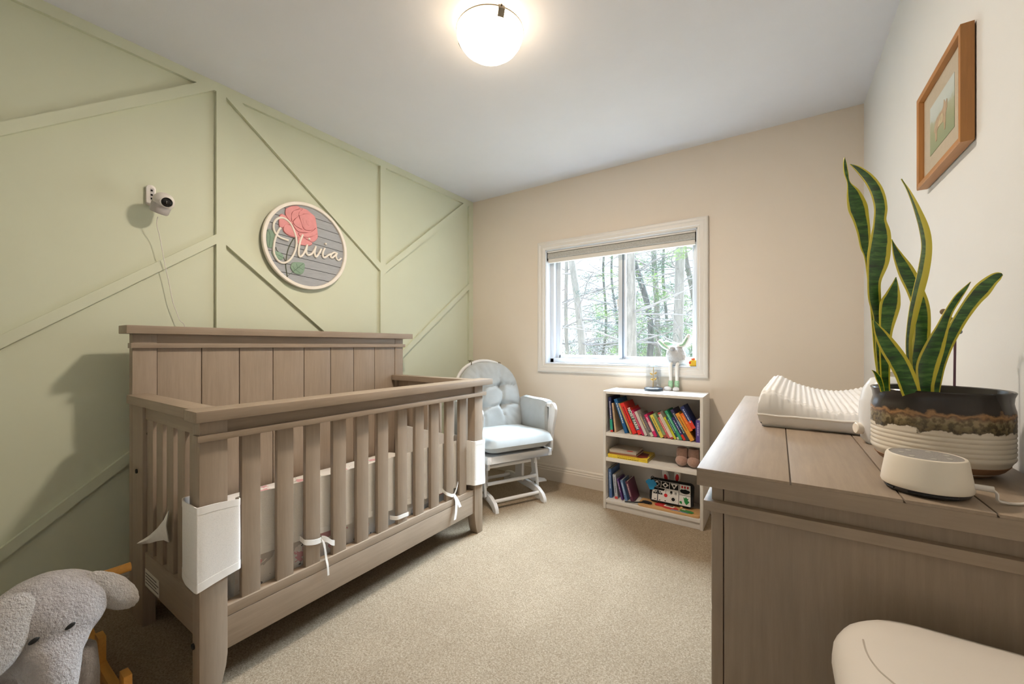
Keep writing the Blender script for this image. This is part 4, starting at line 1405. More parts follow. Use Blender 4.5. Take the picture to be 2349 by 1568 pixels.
# sensory soft book
sy = KY0 + .10
q0, q1, q2, q3 = at(1490, 1146, 1, sy), at(1590, 1164, 1, sy), at(1587, 1101, 1, sy), at(1499, 1090, 1, sy)
sb = thing('sensory_soft_book', 'black and white fabric sensory book propped on the puzzle board', 'toy book', (q0.x + .14, sy + .02, S3 + .016))
sM = Matrix.Translation((q0.x, sy - .012, S3 + .0245)) @ Matrix.Rotation(-math.radians(14), 4, 'X')
SW, SH = q1.x - q0.x, .148
M_BLKF = mat('black_felt', (20, 19, 20), .95, .2, 200)
M_WF = mat('white_felt', (220, 216, 210), .9, .03, 80)
M_RED = mat('red_felt', (200, 28, 36), .8, .05)
M_GRN = mat('green_felt', (34, 128, 62), .8, .1)
make('cover', MB().prism(rounded_rect(0, SW, 0, SH, .022), lambda x, z: sM @ Vector((x, 0, z)), lambda x, z: sM @ Vector((x, .03, z))), M_BLKF, sb, .004)


def on_sb(name, pts, m, up=.001, parent=None, rnd=0):
    q = spline(pts + [pts[0]], 4)[:-1] if rnd else pts
    return make(name, MB().prism(q, lambda x, z: sM @ Vector((x * SW, -up, z * SH)), lambda x, z: sM @ Vector((x * SW, .0005, z * SH))), m, parent or sb)


circ = lambda cx, cz, r, n=14, ay=1.0: [(cx + r * math.cos(2 * math.pi * k / n) * SH / SW, cz + r * ay * math.sin(2 * math.pi * k / n)) for k in range(n)]
pg = on_sb('page', [(.06, .05), (.95, .05), (.93, .90), (.07, .90)], M_WF, .0008)
for x0, x1 in ((.075, .255), (.27, .455), (.47, .665)):
    on_sb('tile', [(x0, .62), (x1, .62), (x1, .885), (x0, .885)], M_BLKF, .0014, pg)
on_sb('white_shape', circ(.165, .755, .11), M_WF, .0020, pg); on_sb('dark_shape', circ(.165, .755, .06), M_BLKF, .0026, pg)
on_sb('white_shape', [(.365, .64), (.44, .755), (.365, .87), (.29, .755)], M_WF, .0020, pg); on_sb('dark_shape', circ(.365, .755, .05), M_BLKF, .0026, pg)
on_sb('white_shape', [(.567, .64), (.65, .865), (.485, .865)], M_WF, .0020, pg); on_sb('dark_shape', circ(.567, .785, .045), M_BLKF, .0026, pg)
on_sb('divider', [(.68, .05), (.69, .05), (.69, .9), (.68, .9)], M_BLKF, .0014, pg)
on_sb('divider', [(.69, .46), (.945, .46), (.945, .475), (.69, .475)], M_BLKF, .0014, pg)
for x in (.75, .81, .875):
    on_sb('raindrop', circ(x, .80, .035, 12, 1.5), M_RED, .0016, pg)
on_sb('cloud', [(.70, .64), (.73, .70), (.78, .70), (.82, .72), (.86, .70), (.91, .68), (.925, .63), (.89, .56), (.82, .53), (.76, .55), (.72, .58)], M_BLKF, .0016, pg, 1)
on_sb('oak_leaf', [(.86, .10), (.82, .18), (.80, .28), (.79, .40), (.82, .36), (.84, .42), (.87, .36), (.90, .36), (.885, .28), (.92, .24), (.89, .16)], M_GRN, .0016, pg, 1)
on_sb('oak_leaf', [(.76, .10), (.71, .14), (.705, .20), (.74, .22), (.76, .18)], M_GRN, .0016, pg, 1)
on_sb('owl_cap', [(.09, .50), (.34, .50), (.36, .59), (.09, .60)], M_BLKF, .0016, pg)
on_sb('owl_face', circ(.20, .34, .20, 18, .7), M_BLKF, .0016, pg)
for x in (.14, .26):
    on_sb('owl_eye', circ(x, .43, .055), M_WF, .0022, pg); on_sb('owl_pupil', circ(x, .43, .028), M_BLKF, .0028, pg)
on_sb('owl_mouth', [(.10, .20), (.30, .20), (.34, .33), (.07, .33)], M_WF, .0022, pg)
on_sb('berry', circ(.385, .33, .075), M_RED, .0016, pg); on_sb('berry_string', [(.381, .40), (.388, .40), (.388, .60), (.381, .60)], M_BLKF, .0014, pg)
on_sb('sun_disc', circ(.56, .22, .075), M_BLKF, .0018, pg)
for k in range(12):
    a = 2 * math.pi * k / 12
    cx, cz = .56 + .115 * math.cos(a) * SH / SW, .22 + .115 * math.sin(a)
    on_sb('sun_ray', circ(cx, cz, .010, 6), M_BLKF, .0014, pg)
for x, z in ((.14, .11), (.25, .09), (.38, .10)):
    on_sb('fish', circ(x, z, .035, 10, .5), M_BLKF, .0016, pg)
on_sb('jellyfish', [(.47, .42), (.49, .55), (.53, .55), (.545, .42), (.525, .47), (.51, .38), (.49, .47)], M_BLKF, .0016, pg)
on_sb('jellyfish', [(.58, .40), (.59, .53), (.63, .53), (.64, .40), (.62, .46), (.61, .38), (.60, .46)], mat('grey_felt', (140, 136, 132), .9), .0016, pg)
# strap and teether
st = on_sb('strap', [(.187, .0), (.207, .0), (.215, .95), (.195, .95)], mat('grey_strap', (72, 70, 76), .7), .0042)
tp_ = [(-.10, .80), (-.02, .90), (.03, .865), (.08, .90), (.14, .80), (.17, .70), (.12, .60), (.10, .50), (.02, .46), (-.02, .55), (-.05, .66), (-.09, .72)]
th_ = make('teether', MB().prism([(x, z) for x, z in spline(tp_ + [tp_[0]], 4)[:-1]], lambda x, z: sM @ Vector((x * SW, -.012, z * SH)), lambda x, z: sM @ Vector((x * SW, -.005, z * SH))), mat('blue_silicone', (20, 138, 192), .45, .03), sb, .002)
make('clip_ring', MB().tube([sM @ Vector((.06 * SW + .010 * math.cos(a * .5236), -.008, .97 * SH + .010 * math.sin(a * .5236))) for a in range(13)], .0028, 8), M_BLACK, th_)

# rabbit behind it: ears only show
rbx = thing('plush_rabbit', 'white plush rabbit with red-lined ears behind the sensory book', 'plush toy', (q0.x + .15, sy + .105, S3))
M_WPL = mat('white_plush', (232, 228, 222), .95, .04, 150, .4, 300, .003, sheen=.3)
make('body', MB().ball((q0.x + .15, sy + .105, S3 + .073), .050, .045, .072, 20, 14), M_WPL, rbx)
for (u, v, tilt) in ((1527, 1088, -.22), (1554, 1088, .08)):
    p = at(u, v, 1, sy + .075)
    M = Matrix.Rotation(tilt, 4, 'Y')
    e_ = make('ear', MB().ball(p + Vector((0, 0, -.005)), .020, .008, .050, 16, 14, M=M), M_WPL, rbx)
    make('ear_lining', MB().ball(p + Vector((-.1 * tilt * .1, -.006, -.018)), .011, .004, .026, 14, 10, M=M), M_RED, e_)

# wooden puzzle board
pb0, pb1 = q0.x - .055, KX1 - T - .004
M_BEECH = wood('beech_ply', (206, 162, 108), 'x', .5, .12)
pz = thing('puzzle_board', 'wooden puzzle board with painted train pieces on the bottom shelf', 'puzzle', ((pb0 + pb1) / 2, KY0 + .10, S3))
make('board', MB().prism_z(rounded_rect(pb0, pb1, KY0 + .012, KY0 + .135, .018), S3 + .0006, S3 + .015), M_BEECH, pz, .003)


def piece(name, pts, rgb, z=.0152):
    q = [(q0.x + a * SW, KY0 + .015 + b) for a, b in pts]
    return make(name, MB().prism_z(q, S3 + z, S3 + z + .004), bmat(rgb), pz, .001)


piece('red_engine', [(.16, .045), (.20, .075), (.36, .078), (.40, .06), (.66, .05), (.72, .03), (.60, .012), (.44, .015), (.34, .028), (.20, .028)], (188, 40, 40))
piece('cab_window', [(.38, .038), (.60, .030), (.62, .052), (.42, .062)], (228, 218, 200), .0192)
piece('cab_window', [(.42, .042), (.58, .036), (.59, .048), (.44, .055)], (56, 46, 44), .0215)
piece('green_wagon', [(.74, .030), (.78, .048), (.98, .046), (1.05, .030), (1.02, .012), (.84, .008)], (50, 128, 60))
piece('wagon_label', [(.78, .038), (.86, .036), (.86, .044), (.79, .046)], (226, 216, 190), .0192)
piece('blue_track', [(.72, .006), (.95, -.0), (.95, .005), (.74, .012)], (116, 136, 166))
piece('blue_track', [(.56, .004), (.72, .006), (.72, .012), (.58, .011)], (130, 150, 186))
kb = at(1563, 1163, 1, KY0 + .06)
make('knob', MB().lathe([(0, 0), (.006, 0), (.008, .006), (.009, .012), (.006, .017), (0, .018)], c=(kb.x, KY0 + .065, S3 + .015), n=16), M_BEECH, pz)
# black wand toy
wd = thing('black_craft_brush', 'long black brush lying across the puzzle board corner', 'brush', (pb0 + .03, KY0 + .03, S3 + .016))
make('handle', MB().tube([(pb0 - .085, KY0 + .020, S3 + .006), (pb0 - .02, KY0 + .026, S3 + .0125), (pb0 + .03, KY0 + .034, S3 + .0215)], [.0035, .005, .005], 8), M_BLACK, wd)
make('bristles', MB().ball((pb0 + .055, KY0 + .040, S3 + .025), .032, .013, .0085, 16, 10, fn=lambda q: 1 + .25 * fbm(q, 5, 9)), M_BLKF, wd)
# things on the bookcase top
dc = at(1499, 895, 2, KH)
dome = thing('rose_glass_dome', 'glass dome with an iridescent rose on a dark base on the bookcase', 'ornament', (dc.x, dc.y, KH))
make('base', MB().lathe([(0, KH - .0005), (.060, KH - .0005), (.062, KH + .004), (.061, KH + .016), (.056, KH + .019), (0, KH + .019)], c=(dc.x, dc.y, 0), n=48), mat('navy_base', (36, 46, 58), .3, .05), dome)
make('dome', MB().lathe([(.050, KH + .019), (.050, KH + .15), (.047, KH + .175), (.040, KH + .195), (.028, KH + .209), (.014, KH + .216), (0, KH + .2175),
                         (0, KH + .2155), (.014, KH + .214), (.027, KH + .207), (.0385, KH + .194), (.0455, KH + .175), (.0485, KH + .15), (.0485, KH + .019)], c=(dc.x, dc.y, 0), n=48), M_DOME, dome)
M_GOLD = mat('gold_foil', (206, 164, 80), .3, .2, 200, metal=.6)
make('stem', MB().tube([(dc.x - .003, dc.y, KH + .018), (dc.x - .002, dc.y, KH + .08), (dc.x + .001, dc.y, KH + .165)], .0022, 6), M_GOLD, dome)
for k, (dx, z) in enumerate(((-.017, .112), (.018, .118), (-.012, .075), (.016, .078))):
    make('gold_leaf', MB().ball((dc.x + dx * .8, dc.y - .003, KH + z), .011, .002, .006, 10, 6, M=Matrix.Rotation(.6 if dx < 0 else -.6, 4, 'Y')), M_GOLD, dome)
fl_ = make('flower', MB().ball((dc.x, dc.y, KH + .172), .014, .014, .012, 14, 8), mat('iridescent_blue', (150, 214, 236), .2, .15, 90), dome)
for k in range(7):
    a = 2 * math.pi * k / 7
    make('petal', MB().ball((dc.x + .020 * math.cos(a), dc.y + .020 * math.sin(a), KH + .170), .013, .013, .006, 12, 6, M=Matrix.Rotation(a, 4, 'Z') @ Matrix.Rotation(-.5, 4, 'Y')), mat('iridescent_white', (232, 240, 244), .2, .06, 120), fl_)

# gnome plush sitting on the sill
SILL = OZ0 + .012
g0 = at(1548, 838, 1, YB - .004)
gn = thing('bunny_gnome_plush', 'white fluffy long-legged bunny gnome sitting on the window sill', 'plush toy', (g0.x, YB + .02, SILL))
M_FLUFF = mat('white_fluff', (206, 204, 202), .95, .05, 60, 1.0, 120, .01, sheen=.4)
gx = g0.x
o = make('body', MB().ball((gx, YB + .028, SILL + .070), .064, .055, .069, 36, 24, fn=lambda q: 1 + .10 * fbm(q, 6, 12) + .07 * fbm(q, 16, 13)), M_FLUFF, gn)
nb = make('nose', MB().ball((gx - .012, YB - .020, SILL + .122), .019, .017, .016, 16, 10), mat('grey_plush', (178, 174, 172), .9, .06, 90, .3, 200), gn)
M_GLF = mat('green_floral', (158, 194, 160), .9, .35, 160)
for sx, pts in ((-1, [(gx - .03, .11), (gx - .07, .135), (gx - .10, .165), (gx - .112, .178)]), (1, [(gx + .01, .14), (gx + .05, .145), (gx + .068, .17), (gx + .09, .215)])):
    P = [Vector((x, YB + .015, SILL + z)) for x, z in spline(pts, 4)]
    ea = make('ear', MB().tube(P, [.012 + .006 * math.sin(math.pi * (i + .5) / len(P)) for i in range(len(P))], 12), M_WPL, gn)
    make('ear_lining', MB().tube([p + Vector((0, -.010, 0)) for p in P[2:-2]], [.006 + .004 * math.sin(math.pi * (i + .5) / (len(P) - 4)) for i in range(len(P) - 4)], 10), M_GLF, ea)
make('hat', MB().ball((gx - .045, YB + .012, SILL + .155), .034, .014, .014, 14, 8, M=Matrix.Rotation(.25, 4, 'Y')), M_GLF, gn)
for dx, u in ((-.020, 1538), (.021, 1551)):
    lx = gx + dx
    P = [(lx, YB - .010, SILL + .016), (lx, YB - .034, SILL + .010), (lx, YB - .040, SILL - .02), (lx, YB - .040, SILL - .10), (lx, YB - .040, SILL - .130)]
    lg = make('leg', MB().tube(spline(P, 4), .0105, 10), M_WPL, gn)
    make('stocking', MB().tube([(lx, YB - .040, SILL - .098), (lx, YB - .040, SILL - .118), (lx, YB - .040, SILL - .145)], [.013, .016, .014], 12), M_GLF, lg)
    sh = Vector((-.026, -.012, 0)) if dx < 0 else Vector((-.004, -.024, 0))
    make('shoe', MB().ball(Vector((lx, YB - .044, SILL - .155)) + sh * .6, .027 if dx < 0 else .021, .020 if dx < 0 else .027, .017, 18, 12), mat('white_felt_shoe', (222, 220, 222), .9, .03), lg)

# small toy on the sill
t0 = at(1593, 843, 1, YB + .02)
ty = thing('toy_block_house', 'tiny yellow and blue plastic toy in the window sill corner', 'toy', (t0.x, YB + .02, SILL))
make('yellow_block', MB().box(t0.x - .030, t0.x + .014, YB + .004, YB + .04, SILL + .0006, SILL + .042), mat('toy_yellow', (232, 190, 60), .35, .04), ty, .006)
make('blue_block', MB().box(t0.x + .015, t0.x + .030, YB + .010, YB + .046, SILL + .0006, SILL + .052), mat('toy_blue', (70, 150, 186), .35, .04), ty, .004)
make('red_button', MB().ball((t0.x - .026, YB + .006, SILL + .024), .007, .005, .010, 12, 8), mat('toy_red', (206, 46, 40), .35, .04), ty)
make('orange_roof', MB().ball((t0.x - .008, YB + .02, SILL + .048), .013, .013, .011, 14, 8), mat('toy_orange', (222, 110, 70), .4, .1), ty)

# ================================================================ GLIDER CHAIR in the corner
gl = thing('glider_chair', 'white glider rocking chair with pale grey tufted cushions in the corner', 'chair', (-1.70, 2.43, 0), math.radians(-26.5))
M_GW = mat('glider_white', (226, 224, 222), .35, .015, 8)
M_CUSH = mat('pale_grey_microfibre', (172, 176, 176), .85, .06, 10, .12, 300, .002, sheen=.3)
LK = dict(local=True)
# base: two feet with turned-down toes
for sy_ in (-1, 1):
    y = .19 * sy_
    prof_f = [(-.30, 0), (-.25, 0), (-.20, .045), (.10, .045), (.17, .040), (.22, .022), (.245, 0), (.285, 0), (.280, .030), (.255, .060), (.20, .085), (.12, .095), (-.20, .095), (-.27, .080), (-.30, .040)]
    make('foot', MB().prism_y(prof_f, y - .013, y + .013), M_GW, gl, .004, **LK)
    make('base_upright', MB().prism_y(rounded_rect(-.05, .05, .085, .285, .02), y - .040 * sy_ - .010, y - .040 * sy_ + .010), M_GW, gl, .003, **LK)
    # swing links outside
    for x, t in ((.135, -.03), (-.14, .03)):
        p = [(x - .024, .075), (x + .024, .075), (x + .030 + t, .22), (x + .022 + t, .29), (x - .022 + t, .29), (x - .030 + t, .22)]
        q = spline(p + [p[0]], 3)[:-1]
        lk_ = make('swing_link', MB().prism_y(q, y + .022 * sy_ - .009, y + .022 * sy_ + .009), M_GW, gl, .003, **LK)
        for z, xx in ((.10, x), (.255, x + t)):
            make('bolt', MB().lathe([(0, -.012), (.009, -.012), (.009, .012), (.004, .014), (0, .010)], n=14, M=Matrix.Translation((xx, y + .022 * sy_, z)) @ Matrix.Rotation(math.pi / 2, 4, 'X')), M_CHROME, lk_, **LK)
    make('roller', MB().lathe([(0, -.012), (.036, -.012), (.038, -.008), (.038, .008), (.036, .012), (0, .012)], n=28, M=Matrix.Translation((.06, y + .052 * sy_, .115)) @ Matrix.Rotation(math.pi / 2, 4, 'X')), M_GW, gl, **LK)
    make('hanger_bracket', MB().prism_y(rounded_rect(-.16, .16, .245, .315, .02), y + .000 * sy_ - .009, y + .009), M_GW, gl, .003, **LK)
    make('hanger_post', MB().tube([(-.08, y + .03 * sy_, .27), (-.08, y + .03 * sy_, .36)], .011, 10), M_GW, gl, **LK)
    make('hanger_post', MB().tube([(.15, y + .03 * sy_, .27), (.15, y + .03 * sy_, .36)], .011, 10), M_GW, gl, **LK)
for x, z, w in ((.12, .262, .17), (.150, .155, .20), (.215, .055, .18), (-.14, .26, .17), (-.20, .07, .18)):
    make('crossbar', MB().tube([(x, -w, z), (x, w, z)], .0125, 12), M_GW, gl, **LK)
make('lock_plate', MB().prism_z([(-.02, .24), (.09, .245), (.10, .33), (.05, .345), (-.02, .29)], .075, .083), M_GW, gl, .002, **LK)
# seat frame
make('seat_frame', MB().box(-.24, .27, -.255, -.225, .325, .372).box(-.24, .27, .225, .255, .325, .372).box(.24, .27, -.225, .225, .325, .372).box(-.24, -.21, -.225, .225, .325, .372).box(-.21, .24, -.225, .225, .350, .362), M_GW, gl, .002, **LK)
# arms
for sy_ in (-1, 1):
    y = .292 * sy_
    p = [(.165, .335), (.215, .335), (.222, .42), (.245, .52), (.268, .60), (.270, .655), (.245, .685), (.215, .685), (.195, .66), (.192, .60), (.178, .50), (.165, .42)]
    q = spline(p + [p[0]], 3)[:-1]
    make('arm_post', MB().prism_y(q, y - .012, y + .012), M_GW, gl, .004, **LK)
    make('arm_stile', MB().box(-.20, -.16, y - .012, y + .012, .335, .66), M_GW, gl, .003, **LK)
    make('arm_rail', MB().box(-.22, .23, y - .022, y + .022, .655, .682), M_GW, gl, .004, **LK)
    make('arm_bracket', MB().box(.17, .21, min(y, .250 * sy_), max(y, .250 * sy_), .333, .370).box(-.20, -.16, min(y, .25 * sy_), max(y, .25 * sy_), .333, .370), M_GW, gl, **LK)
    # padded cover draped over the rail
    P = []
    nn = 28
    for i in range(nn + 1):
        x = -.17 + .355 * i / nn
        e = min(1, min(i, nn - i) / 4 + .25)
        prof_a = [(.012, .47), (.030, .455), (.045, .50), (.048, .58), (.044, .66), (.030, .698), (0, .708), (-.030, .700), (-.044, .66), (-.046, .58), (-.043, .50), (-.030, .462), (-.014, .47), (-.014, .64), (.012, .64)]
        P.append([(x + .004 * fbm((a, z, i * .2), 12, 21), y + a * (0.86 + .14 * e) + .003 * fbm((x, a, z), 16, 22), z - (1 - e) * .012 + .004 * fbm((x, z, a), 10, 23)) for a, z in prof_a])
    P = [r_ + [r_[0]] for r_ in P]
    mb = MB().grid(P); mb.smooth = True
    k = len(P[0]) - 1
    mb.add(P[0][:-1], [tuple(range(k))]); mb.add(P[-1][:-1], [tuple(range(k))])
    make('arm_pad', mb, M_CUSH, gl, **LK)


def cushion(outline, thick, dent, M, n_r=22, bulge=3.0):
    """closed pillow over a star-shaped outline; dent(x, y) lowers the face"""
    mb = MB(); rows = []
    m = len(outline)
    cx = sum(p[0] for p in outline) / m; cy = sum(p[1] for p in outline) / m
    for (x, y) in outline:
        r_ = []
        for s_ in range(n_r + 1):          # front: centre to rim
            t = s_ / n_r
            q = (cx + (x - cx) * t, cy + (y - cy) * t)
            r_.append(M @ Vector((q[0], q[1], thick * (1 - t ** bulge) ** .5 * .62 + dent(*q) * (1 - t ** 8))))
        for s_ in range(6):                # back
            t = 1 - (s_ + 1) / 6
            q = (cx + (x - cx) * t, cy + (y - cy) * t)
            r_.append(M @ Vector((q[0], q[1], -thick * (1 - t ** bulge) ** .5 * .38)))
        rows.append(r_)
    mb.grid(rows, close_u=True); mb.smooth = True
    return mb


def gauss(d, s):
    return math.exp(-(d / s) ** 2)


# back cushion: local plane axes: a across, b up
bo = []
for k in range(96):
    a = 2 * math.pi * k / 96
    c, s_ = math.cos(a), math.sin(a)
    ex = 2.6 if s_ > 0 else 4.5
    r_ = 1 / ((abs(c) ** ex + abs(s_) ** ex) ** (1 / ex))
    bo.append((.262 * r_ * c, .300 * r_ * s_))
tufts = [(-.085, .095), (.085, .095), (-.085, -.055), (.085, -.055)]


def bdent(x, y):
    z = 0
    for tx, ty in tufts:
        d = math.hypot(x - tx, y - ty)
        z -= .040 * gauss(d, .030)
    for ty in (.095, -.055):
        z -= .015 * gauss(y - ty - .012 * math.sin(x * 12), .012) * (1 if abs(x) > .085 else .8)
    for tx in (-.085, .085):
        if -.13 < y < .17:
            z -= .013 * gauss(x - tx - .008 * math.sin(y * 20), .012)
        else:
            z -= .008 * gauss(x - tx * (1 + .5 * (abs(y) - .1)), .014)
    r_ = math.hypot(x / .26, y / .30)
    an = math.atan2(y, x)
    z += .006 * math.sin(an * 26 + 3 * fbm((x, y, 0), 8, 31)) * max(0, r_ - .62) * 2.2
    z += .006 * fbm((x, y, 0), 11, 32)
    return z


tb = math.radians(14)
# frame of the back: across = +y, up = leaning backwards, normal = forward
Mb = Matrix(((0, -math.sin(tb), math.cos(tb), -.190), (1, 0, 0, 0), (0, math.cos(tb), math.sin(tb), .680), (0, 0, 0, 1)))
make('back_cushion', cushion(bo, .085, bdent, Mb, 34, 4.0), M_CUSH, gl, **LK)
# arched back frame
arch = []
for k in range(25):
    a = math.pi * k / 24
    arch.append(Mb @ Vector((.250 * math.cos(a), .115 + .205 * math.sin(a), -.052)))
arch = [Mb @ Vector((.250, -.36, -.052))] + arch + [Mb @ Vector((-.250, -.36, -.052))]
make('back_frame', MB().tube(arch, .015, 10), M_GW, gl, **LK)
for a in (-.15, -.05, .05, .15):
    make('spindle', MB().tube([Mb @ Vector((a, -.36, -.052)), Mb @ Vector((a, .31 - a * a * 2.6, -.052))], .008, 8), M_GW, gl, **LK)
M_TIE = mat('khaki_tie', (120, 112, 92), .9, .2, 100)
for a, b_ in ((-.115, .305), (.13, .285)):
    p = Mb @ Vector((a, b_, -.052))
    make('cushion_tie', MB().tube([p + Vector((.02 * math.cos(k * .7), .0, .02 * math.sin(k * .7))) for k in range(10)], .004, 6), M_TIE, gl, **LK)
    make('cushion_tie', MB().tube([p + Vector((0, -.02, .018)), p + Vector((.0, .0, .022)), p + Vector((.0, .025, .014))], .004, 6), M_TIE, gl, **LK)
# seat cushion
so = rounded_rect(-.270, .310, -.270, .270, .07, 8)
sd = []
for (a, b) in zip(so, so[1:] + so[:1]):
    L = math.hypot(b[0] - a[0], b[1] - a[1]); k = max(1, int(L / .03))
    sd += [(a[0] + (b[0] - a[0]) * i / k, a[1] + (b[1] - a[1]) * i / k) for i in range(k)]
Ms = Matrix.Translation((.0, 0, .4195)) @ Matrix.Rotation(math.radians(-3), 4, 'Y')
make('seat_cushion', cushion(sd, .125, lambda x, y: .005 * fbm((x, y, 0), 7, 33) + .004 * math.sin(math.atan2(y, x) * 22) * max(0, max(abs(x) / .3, abs(y) / .27) - .8), Ms, 22, 7.0), M_CUSH, gl, **LK)

# ================================================================ ELEPHANT ROCKER by the crib
er = thing('elephant_rocker', 'grey plush elephant rocker on golden wooden runners beside the crib', 'rocking toy', (-1.66, .20, 0))
M_FUR = mat('grey_fur', (180, 172, 168), .95, .14, 45, 1.0, 170, .012, sheen=.5)
M_FUR2 = mat('grey_fur_light', (192, 184, 176), .95, .12, 50, 1.0, 190, .012, sheen=.5)
M_HON = wood('honey_pine', (222, 160, 74), 'x', .35, .12)
hx, hy, hz = -1.520, .190, .430
mb = MB()
fz = lambda s: (lambda q: 1 + .03 * fbm(q, 7, s) + .03 * fbm(q, 20, s + 1))
mb.ball((-1.76, .185, .285), .180, .100, .115, 36, 22, fn=fz(41))
mb.ball((-1.63, .188, .355), .105, .092, .105, 32, 20, fn=fz(47))
mb.ball((hx, hy, hz), .098, .112, .100, 40, 26, fn=fz(43))
mb.ball((hx + .045, hy, hz - .055), .060, .070, .062, 32, 20, fn=fz(45))
trunk = [(hx + .060, hy, hz - .06), (hx + .085, hy - .002, hz - .115), (hx + .088, hy - .006, hz - .175), (hx + .082, hy - .014, hz - .235), (hx + .105, hy - .03, hz - .275)]
mb.tube(spline(trunk, 6), [.056 - .026 * i / 24 for i in range(25)], 20)
for x, y in ((-1.62, .125), (-1.62, .245), (-1.86, .125), (-1.86, .245)):
    mb.tube([(x, y, .26), (x + .005, y + (.01 if y > .2 else -.01), .18), (x + .01, y + (.012 if y > .2 else -.012), .098)], [.054, .050, .046], 18)
bd = make('body', mb, M_FUR, er)
rm = bd.modifiers.new('blend', 'REMESH'); rm.mode = 'VOXEL'; rm.voxel_size = .0075; rm.use_smooth_shade = True
sm_ = bd.modifiers.new('soften', 'SMOOTH'); sm_.factor = .6; sm_.iterations = 7
# ears
for sgn, c, rx, ry, rz, rot in ((1, (hx + .015, hy + .114, hz + .008), .027, .036, .084, Matrix.Rotation(math.radians(38), 4, 'X') @ Matrix.Rotation(.1, 4, 'Y')),
                                (-1, (hx + .078, hy - .078, hz + .020), .024, .050, .088, Matrix.Rotation(math.radians(-24), 4, 'X') @ Matrix.Rotation(-.25, 4, 'Y'))):
    make('ear', MB().ball(c, rx, ry, rz, 30, 22, M=rot, fn=fz(50 + sgn)), M_FUR2, er)
for u, v in ((78, 1469), (161, 1435)):
    d = ray(u, v).normalized()
    o3 = EYEV
    # eye sits on the head surface
    best = None
    for c, r_ in (((hx, hy, hz), (.098, .112, .100)), ((hx + .045, hy, hz - .055), (.060, .070, .062))):
        oc = Vector([(o3[i] - c[i]) / r_[i] for i in range(3)]); dd = Vector([d[i] / r_[i] for i in range(3)])
        A, B, C_ = dd.dot(dd), 2 * oc.dot(dd), oc.dot(oc) - 1
        disc = B * B - 4 * A * C_
        if disc > 0:
            t = (-B - math.sqrt(disc)) / (2 * A)
            best = t if best is None else min(best, t)
    if best is None:
        best = (Vector((hx + .08, hy, hz)) - o3).length
    make('eye', MB().ball(o3 + d * (best + .001), .004, .010, .0055, 14, 8, M=Matrix.Rotation(.45, 4, 'X')), mat('black_thread', (14, 14, 16), .4), er)
# handle through the head
make('handle', MB().tube([(-1.60, .015, .447), (-1.60, .365, .447)], .0125, 14), M_HON, er)
# runners
for y in (.045, .355):
    up, lo = [], []
    for k in range(31):
        x = -2.13 + .70 * k / 30
        c = ((x + 1.78) / .35)
        z = .002 + .100 * abs(c) ** 2.2
        lo.append((x, z)); up.append((x, z + .052 - .008 * abs(c)))
    make('runner', MB().prism_y(lo + up[::-1], y - .012, y + .012), M_HON, er, .004)
    for x in (-1.60, -1.88):
        make('riser', MB().box(x - .022, x + .022, y - .010, y + .010, .045, .14), M_HON, er, .003)
for x in (-1.60, -1.88):
    make('cross_rail', MB().box(x - .018, x + .018, .045, .355, .085, .105), M_HON, er, .003)

# ================================================================ WOODLAND OUTSIDE
M_GROUND = mat('leaf_litter', (150, 138, 118), .95, .35, 2.0, .8, 8, .05)
M_BARK = mat('grey_bark', (118, 115, 112), .95, .3, 10, .9, 22, .03, mapping=(3, 3, .6))
M_BARK2 = mat('pale_bark', (132, 130, 128), .95, .2, 10, .9, 22, .03, mapping=(3, 3, .6))
M_BARK3 = mat('dark_bark', (92, 93, 94), .95, .3, 10, .9, 22, .03, mapping=(3, 3, .6))
M_TWIG = mat('grey_twig', (112, 110, 112), .95, .2, 6)
M_NEED = mat('pine_needles', (72, 98, 72), .8, .35, 4)
M_NEED2 = mat('bright_needles', (116, 146, 80), .8, .3, 4)
M_NEED3 = mat('blue_green_needles', (66, 90, 86), .8, .35, 4)
GZ = -.55
grd = MB(); n_ = 30
P = [[(-22 + 34 * i / n_, YB + .35 + 26 * j / n_, GZ + .25 * fbm((i * .3, j * .3, 0), 1, 60) + .035 * j) for j in range(n_ + 1)] for i in range(n_ + 1)]
grd.grid(P); grd.smooth = True
g_ = make('ground', grd, M_GROUND, None)
g_['kind'] = 'structure'; g_['label'] = 'leaf-covered woodland ground outside'


